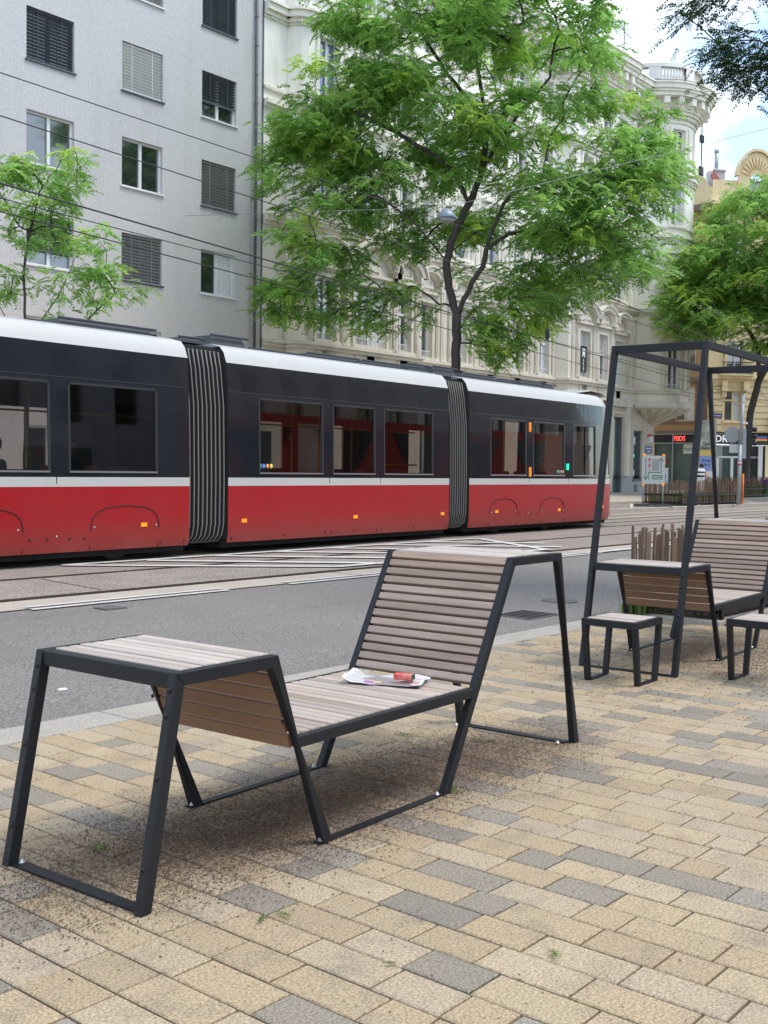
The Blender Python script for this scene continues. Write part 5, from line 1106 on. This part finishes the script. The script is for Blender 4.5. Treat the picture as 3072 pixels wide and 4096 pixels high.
def foliage(name, parent, P, D, cols_, rng, L_=.34, pairs=7, wl=.085, ww=.016, nper=22, spread=.42, flat=.5, young=.12):
    rn = random.Random(5); T_ = [leaf_template(rn, L_, pairs, wl, ww) for _ in range(5)]; V = []; Cc = []
    for p, d in zip(P, D):
        clump = rng.uniform(.8, 1.2); yg = rng.random() < young
        for _ in range(nper):
            o = p + rng.normal(0, 1, 3) * np.array([spread, spread, spread * flat]) * .6
            a = math.atan2(d[1], d[0]) + rng.normal(0, 1.1); s = rng.uniform(.7, 1.25); pit = rng.normal(.05, .3)
            ca, sa, cp, sp = math.cos(a), math.sin(a), math.cos(pit), math.sin(pit); rl = rng.normal(0, .3); cr_, sr = math.cos(rl), math.sin(rl)
            Rm = np.array([[ca, -sa, 0], [sa, ca, 0], [0, 0, 1]]) @ np.array([[cp, 0, -sp], [0, 1, 0], [sp, 0, cp]]) @ np.array([[1, 0, 0], [0, cr_, -sr], [0, sr, cr_]])
            t = T_[rng.integers(5)] * s; V.append((t @ Rm.T + o).reshape(-1, 3)); k = len(t)
            c = np.array(cols_[2] if yg else cols_[rng.integers(2)]) * clump * rng.uniform(.8, 1.2); Cc.append(np.tile(c, (k * 4, 1)))
    V = np.concatenate(V); Cc = np.concatenate(Cc); n = len(V) // 4
    me = bpy.data.meshes.new(name); me.vertices.add(len(V)); me.vertices.foreach_set('co', V.ravel().astype(np.float32)); me.loops.add(len(V)); me.loops.foreach_set('vertex_index', np.arange(len(V), dtype=np.int32))
    me.polygons.add(n); me.polygons.foreach_set('loop_start', np.arange(0, len(V), 4, dtype=np.int32)); me.polygons.foreach_set('loop_total', np.full(n, 4, dtype=np.int32)); me.update(calc_edges=True)
    a = me.color_attributes.new('Col', 'FLOAT_COLOR', 'CORNER'); a.data.foreach_set('color', np.concatenate([Cc, np.ones((len(Cc), 1))], 1).astype(np.float32).ravel())
    me.materials.append(M['leaf']); o = bpy.data.objects.new(name, me); col.objects.link(o); o.parent = parent; return o
def inpoly(x, y, poly):
    c = False; j = len(poly) - 1
    for i in range(len(poly)):
        if (poly[i][1] > y) != (poly[j][1] > y) and x < (poly[j][0] - poly[i][0]) * (y - poly[i][1]) / (poly[j][1] - poly[i][1]) + poly[i][0]: c = not c
        j = i
    return c
def tree(name, loc, label, limbs, attract, seed, tip=.009, leafkw={}, cols_=((.33, .55, .135), (.235, .43, .10), (.47, .66, .12)), group='street trees along the far pavement', axis=None, rmax=.24):
    """limbs: list of polylines (x,y,z) with start radius; attract: (N,3) clump centres; all relative to loc"""
    rng = np.random.default_rng(seed); root = empty(name, loc, 0, label, 'tree', group)
    nodes = []; par = []; cnt = []
    for pts in limbs:
        pts = [np.array(p, float) for p in pts]; last = None
        if nodes: dd = [np.linalg.norm(n - pts[0]) for n in nodes]; last = int(np.argmin(dd))
        for a, c in zip(pts[:-1], pts[1:]):
            m = max(1, int(np.linalg.norm(c - a) / .25))
            for i in range(m): nodes.append(a + (c - a) * i / m + (rng.normal(0, .012, 3) if nodes else 0)); par.append(last if last is not None else -1); last = len(nodes) - 1
        nodes.append(pts[-1]); par.append(last)
    nl = len(nodes); minz = attract[:, 2].min()
    d0 = np.array([min(np.linalg.norm(n - a) for n in nodes) for a in attract]); tips = []; dirs = []
    zlow = min(minz + 1.0, attract[:, 2].mean())
    for k in np.argsort(d0):
        a = attract[k]; A = np.array(nodes); dist = np.linalg.norm(A - a, axis=1) + np.maximum(0, A[:, 2] - a[2]) * .35 + np.where(A[:, 2] < zlow - 1.6, 3, 0); j = int(np.argmin(dist)); s = nodes[j]; v = a - s; L_ = np.linalg.norm(v)
        m = max(2, int(L_ / .22)); lift = np.array([0, 0, .14 * L_]); wob = rng.normal(0, .07 * L_, 3); last = j
        for i in range(1, m + 1):
            t = i / m; q = s + v * t + lift * math.sin(math.pi * t) + wob * math.sin(math.pi * t) + rng.normal(0, .012, 3) * (t < 1); nodes.append(q); par.append(last); last = len(nodes) - 1
        tips.append(a); h = v.copy(); h[2] = 0; dirs.append(h + 1e-6)
    cnt = np.zeros(len(nodes)); kids = [[] for _ in nodes]
    for i, p in enumerate(par):
        if p >= 0: kids[p].append(i)
    order = sorted(range(len(nodes)), key=lambda i: 0)
    for i in range(len(nodes) - 1, -1, -1):
        cnt[i] = max(cnt[i], 1);
        if par[i] >= 0: cnt[par[i]] += cnt[i]
    r_ = np.minimum(tip * cnt ** .42 * 1.0, rmax)
    mbt = MB(); mbb = MB(); done = set()
    for i in range(len(nodes)):
        p = par[i]
        if p >= 0 and kids[p] and max(kids[p], key=lambda q: cnt[q]) == i: continue     # continues a chain
        ch = [p] if p >= 0 else []; j = i; ch.append(j)
        while kids[j]: j = max(kids[j], key=lambda q: cnt[q]); ch.append(j)
        rr = [r_[q] for q in ch];
        if p >= 0: rr[0] = rr[1]
        big = rr[0] > .05
        (mbt if big else mbb).tube([nodes[q] for q in ch], [float(x) for x in rr], 10 if big else 4, cap=big)
    mbt.build('trunk', 'bark', root); mbb.build('twigs', 'bark', root)
    foliage('crown', root, np.array(tips), np.array(dirs), cols_, rng, **leafkw); return root
def clumps(poly, depth, n, rng, plates, flat=.22, wide=.75, thin=lambda a, z: 1.0, dy0=0, keep=lambda a, d, z: True):
    """plates of clump centres inside an outline (a across, z up), with depth"""
    out = []; xs_ = [p[0] for p in poly]; zs = [p[1] for p in poly]; x0, x1, z0, z1 = min(xs_), max(xs_), min(zs), max(zs); cx = (x0 + x1) / 2; pc = []
    while len(pc) < plates:
        a, z = rng.uniform(x0, x1), rng.uniform(z0, z1)
        if inpoly(a, z, poly) and rng.random() < thin(a, z):
            f = math.sqrt(max(.05, 1 - ((a - cx) / (x1 - x0) * 2) ** 2)); pc.append((a, rng.uniform(-1, 1) * depth * f + dy0, z))
    while len(out) < n:
        c = pc[rng.integers(len(pc))]; a, d, z = c[0] + rng.normal(0, wide), c[1] + rng.normal(0, wide), c[2] + rng.normal(0, flat)
        if inpoly(a, z, poly) and keep(a, d, z): out.append((a, d, z))
    return np.array(out)
def orient(P, loc):     # local (across, depth, z) -> world axes relative to loc, across = perpendicular to the street view
    P = np.array(P, float); n = np.array([loc[0], loc[1]]); n = n / np.linalg.norm(n); lat = np.array([n[1], -n[0]]); o = P.copy(); o[:, 0] = P[:, 0] * lat[0] + P[:, 1] * n[0]; o[:, 1] = P[:, 0] * lat[1] + P[:, 1] * n[1]; return o
BTL = (29.26, 21.5, .15)
out_ = [(-4.6, 15.7), (-4.0, 17.8), (-1.5, 19.3), (1.46, 19.3), (3.55, 17.9), (3.73, 16.3), (4.48, 15.15), (6.0, 13.9), (6.5, 12.36), (7.1, 10.9), (7.1, 9.6), (6.5, 8.3), (5.9, 7.2), (3.9, 6.5), (3.2, 5.6), (2.2, 4.9), (.6, 5.2), (-.75, 6.1), (-2.2, 6.2), (-4.3, 5.7), (-5.3, 5.9), (-6.3, 6.3), (-6.4, 7.3), (-5.5, 8.25), (-5.2, 9.1), (-5.8, 10.0), (-6.5, 10.9), (-5.8, 11.7), (-6.1, 13.3), (-4.7, 13.5), (-3.8, 14.6)]
rng = np.random.default_rng(21)
def thinf(a, z):
    t = 1.0
    if z < 8.4 and a < -1: t = .75
    if z < 8.6 and a > 1: t = .85
    if abs(a - .3) < 1.3 and z < 9.0: t = .25
    if z > 16.5: t = .6
    return t
att = orient(clumps(out_, 3.4, 690, rng, 210, thin=thinf, flat=.26, wide=.55, keep=lambda a, d, z: d > .5 or not (-1.0 < a < 2.4 and 6.2 < z < 10.3) or (z > 10.3 and d < -2.4)), BTL)
low = [(-5.9, .2, 7.0), (-6.2, -.3, 6.5), (-5.5, .3, 6.3), (-5.0, -.4, 6.9), (-4.5, .4, 6.3), (-4.2, 0, 7.2), (-3.7, .3, 6.5), (-5.2, 0, 7.6), (-3.1, -.3, 6.9), (-2.5, .2, 6.5), (-2.0, -.3, 7.1), (-3.4, .3, 7.6), (-1.4, .3, 6.7), (-4.8, .3, 8.0), (.9, -.4, 5.3), (1.5, .2, 5.0), (2.0, -.2, 5.5), (2.6, .3, 5.9), (1.2, .3, 5.9), (.6, -.3, 6.0), (3.2, 0, 6.5), (2.2, .4, 6.6)]
att = np.concatenate([att] + [orient(np.array([(a + rng.normal(0, .22), d + rng.normal(0, .3), z + rng.normal(0, .12)) for _ in range(2 if a < 0 else 3)]), BTL) for a, d, z in low])
limbs = [[(.05, 0, 0), (.0, 0, 2.5), (0, 0, 5.3), (0, 0, 6.3)], [(0, 0, 6.3), (-.27, .1, 7.19), (-.36, .2, 8.06), (-.24, .2, 8.6), (-.01, .1, 9.2), (.24, 0, 9.65), (.42, 0, 10.1), (.68, -.1, 10.7), (.85, -.2, 11.6), (.8, -.1, 12.8), (.5, 0, 14.5)],
         [(.02, 0, 6.2), (.2, -.1, 6.75), (.48, -.2, 7.33), (.8, -.3, 7.83), (.99, -.4, 8.64), (1.21, -.5, 9.22), (1.43, -.6, 9.71), (1.8, -.7, 10.15), (2.3, -.8, 10.2), (3.2, -.9, 9.95), (4.3, -1.0, 10.3)], [(-.3, .15, 8.3), (.14, .3, 8.7), (.69, .5, 9.15), (1.6, .8, 9.8)],
         [(-.36, .2, 8.1), (-.8, -.3, 8.5), (-1.48, -.8, 9.2), (-2.6, -1.2, 9.9)], [(.99, -.4, 8.4), (1.65, .2, 9.0), (2.6, .5, 9.07), (3.4, .6, 9.25), (4.6, .6, 9.2)], [(.3, 0, 9.9), (-.1, 0, 10.84), (-.7, -.2, 11.3), (-2.06, -.5, 12.06), (-3.2, -.8, 12.5)], [(.7, -.1, 10.9), (1.6, -.6, 12.2), (2.8, -.8, 13.6)], [(.8, -.1, 12.6), (-.4, .6, 14.2), (-1.4, .8, 15.8)]]
limbs = [orient(l, BTL) for l in limbs]
tree('street_tree', BTL, 'large bright green tree with forked dark trunk rising behind the middle of the tram', limbs, att, 3, tip=.0135, leafkw=dict(nper=25, spread=.48, flat=.55, L_=.38, wl=.125, ww=.034), rmax=.23)
STL = (13.53, 21.5, .15)
att = []
for (a, z), n in zip([(.33, 7.6), (.9, 7.9), (.95, 7.2), (-.2, 7.5), (-.6, 7.3), (-.9, 6.4), (0, 6.7), (.5, 6.9), (.2, 6.1), (.95, 6.3), (1.2, 6.0), (1.35, 5.6), (-.4, 5.3), (-.6, 5.0), (.5, 5.2), (1.0, 5.3), (2.0, 5.2), (1.5, 4.75), (1.8, 5.5), (.9, 4.6)], [7, 7, 5, 7, 6, 5, 6, 6, 5, 4, 4, 4, 3, 3, 3, 3, 3, 2, 3, 2]):
    for _ in range(n): att.append((a + rng.normal(0, .2), rng.normal(0, .45), z + rng.normal(0, .14)))
att = orient(att, STL)
limbs = [orient(l, STL) for l in ([(0, 0, 0), (0, 0, 2.5), (0, 0, 4.6), (-.03, 0, 5.5), (.1, 0, 6.3), (.3, 0, 7.2)], [(0, 0, 3.4), (.25, .1, 4.3), (.7, .2, 5.0), (.95, .2, 5.6)], [(0, 0, 3.6), (-.4, -.2, 4.4), (-.7, -.2, 5.0)], [(0, 0, 2.9), (.8, .2, 3.9), (1.5, .2, 4.7), (1.9, .2, 5.1)])]
tree('street_tree', STL, 'slender young tree with sparse leaves in front of the grey building at the left', limbs, att, 5, tip=.008, leafkw=dict(nper=12, spread=.27, L_=.28, wl=.10, ww=.022), rmax=.06)
RTL = (58, 24, .2)
out_ = [(-2.84, 15.7), (-1.4, 16.2), (1.4, 17.2), (5, 17.5), (8, 14), (8, 9), (5, 7.5), (1.6, 8.0), (-1, 8.2), (-2.19, 8.3), (-4.3, 9.3), (-3.8, 11.1), (-2.9, 13.0)]
att = orient(clumps(out_, 3.5, 620, rng, 130, flat=.22, wide=.7), RTL)
limbs = [orient(l, RTL) for l in ([(.55, 0, 0), (.62, 0, 1.2), (.77, 0, 4.5), (1.2, 0, 6.3), (1.1, 0, 8), (.3, 0, 9.5), (-.1, 0, 11), (-.6, 0, 13)], [(1.2, 0, 6.2), (1.7, 0, 7.2), (2.2, 0, 9), (2.8, 0, 12)], [(.3, 0, 9.4), (-1.2, 0, 9.9), (-2.6, 0, 10.4)])]
tree('street_tree', RTL, 'farther green tree with leaning trunk at the right in front of the yellow building', limbs, att, 6, tip=.018, leafkw=dict(nper=26, spread=.6, L_=.45, pairs=6, wl=.16, ww=.04), rmax=.26)
FTL = (14.0, 4.4, 0)
out_ = [(-2.05, 8.2), (-2.05, 7.3), (-1.75, 7.0), (-1.8, 6.75), (-1.6, 6.55), (-1.4, 6.4), (-1.15, 6.3), (-.9, 6.2), (1.2, 6.2), (2.5, 6.5), (2.5, 8.5), (0, 9.5)]
att = orient(clumps(out_, 1.5, 330, rng, 60, flat=.14, wide=.34), FTL); 
limbs = [orient(l, FTL) for l in ([(1.9, 0, 0), (1.9, 0, 2.6), (1.7, 0, 5.2), (1.2, 0, 7.4)], [(1.6, 0, 5.6), (.2, 0, 6.8), (-1.0, 0, 7.2)])]
tree('street_tree', FTL, 'dark foliage of a near tree hanging into the top right corner of the sky', limbs, att, 8, tip=.006, leafkw=dict(nper=22, spread=.26, L_=.22, pairs=8, wl=.05, ww=.011, young=0), cols_=((.05, .10, .035), (.035, .075, .03), (.05, .1, .03)), rmax=.12, group='trees on the near pavement')
# ------------------------------------------------------------------ litter and fallen twigs
rn = random.Random(9); b = MB()
def inb(x, y):
    return 2.0 < x < 5.6 and 2.3 < y < 4.2
for _ in range(55000):
    r1 = rn.random()
    if r1 < .58: x, y = rn.gauss(2.95, .62), rn.gauss(3.17, .24)
    elif r1 < .80: x, y = rn.gauss(4.5, .5), rn.gauss(3.15, .27)
    elif r1 < .85: x, y = rn.gauss(8.4, 1.3), rn.gauss(3.7, .5)
    elif r1 < .92: x, y = rn.uniform(2, 12), rn.uniform(.5, 5)
    else: x, y = rn.gauss(8.5, .7), rn.gauss(2.9, .4)
    if y > 5.02: continue
    s = rn.uniform(.0008, .0021) * (1.7 if x > 6 else 1); a = rn.uniform(0, 6.3); l = s * rn.uniform(1, 2.6); c, d = math.cos(a), math.sin(a); k = rn.uniform(.5, 1.3); b.cur = (.105 * k, .062 * k, .038 * k); z = .0015 + rn.uniform(0, .002)
    b.add([(x + c * l - d * s, y + d * l + c * s, z), (x - c * l - d * s, y - d * l + c * s, z), (x - c * l + d * s, y - d * l - c * s, z + s), (x + c * l + d * s, y + d * l - c * s, z + s)], [(0, 1, 2, 3)])
b.build('fallen_litter', 'litter', label='brown dry blossom litter scattered under and around the benches', cat='litter', kind='stuff')
def twig(x, y, a, label, s=1):
    t = leaf_template(rn, .12 * s, 5, .03 * s, .006 * s); b = MB(); b.cur = (.10, .2, .03); c, d = math.cos(a), math.sin(a)
    for q in t: b.add([(x + p[0] * c - p[1] * d, y + p[0] * d + p[1] * c, .008 + max(0, .006 + p[2] * .12)) for p in q], [(0, 1, 2, 3)])
    b.build('fallen_leaf', 'leaf', label=label, cat='leaf')
twig(3.86, 2.86, .3, 'green leaf spray beside the foot of the backrest leg'); twig(3.95, 2.80, 2.4, 'second green spray just right of the backrest leg foot'); twig(4.71, 3.33, -.8, 'green leaf sprig on the pavers under the head end of the near bench')
twig(4.60, 3.6, 1.9, 'small upright twig on the litter behind the near bench'); twig(2.35, 2.45, .5, 'tiny green leaf on a grey paver right of the front bench leg', .6); twig(2.45, 2.40, 1.5, 'curled green leaf pair on a grey paver in the foreground', .6); twig(2.75, 1.62, .9, 'single green leaf on a pale paver near the bottom edge', .6); twig(2.42, 1.95, 2.2, 'tiny leaf crumb on a pale paver at the bottom centre', .35)
b = MB(); plants(b, 2.41, 2.46, 3.35, 3.41, .0, 12, .035, rn, ((.13, .2, .04), (.1, .16, .03))); b.build('grass_tuft', 'leaf', label='small grass tuft growing between pavers under the table end', cat='grass')
b = MB(); b.add([(4.22, 6.30, -.069), (4.28, 6.29, -.068), (4.285, 6.335, -.064), (4.23, 6.345, -.067)], [(0, 1, 2, 3)]); b.build('paper_scrap', 'white', label='white paper scrap lying on the asphalt lane seen under the table', cat='paper')
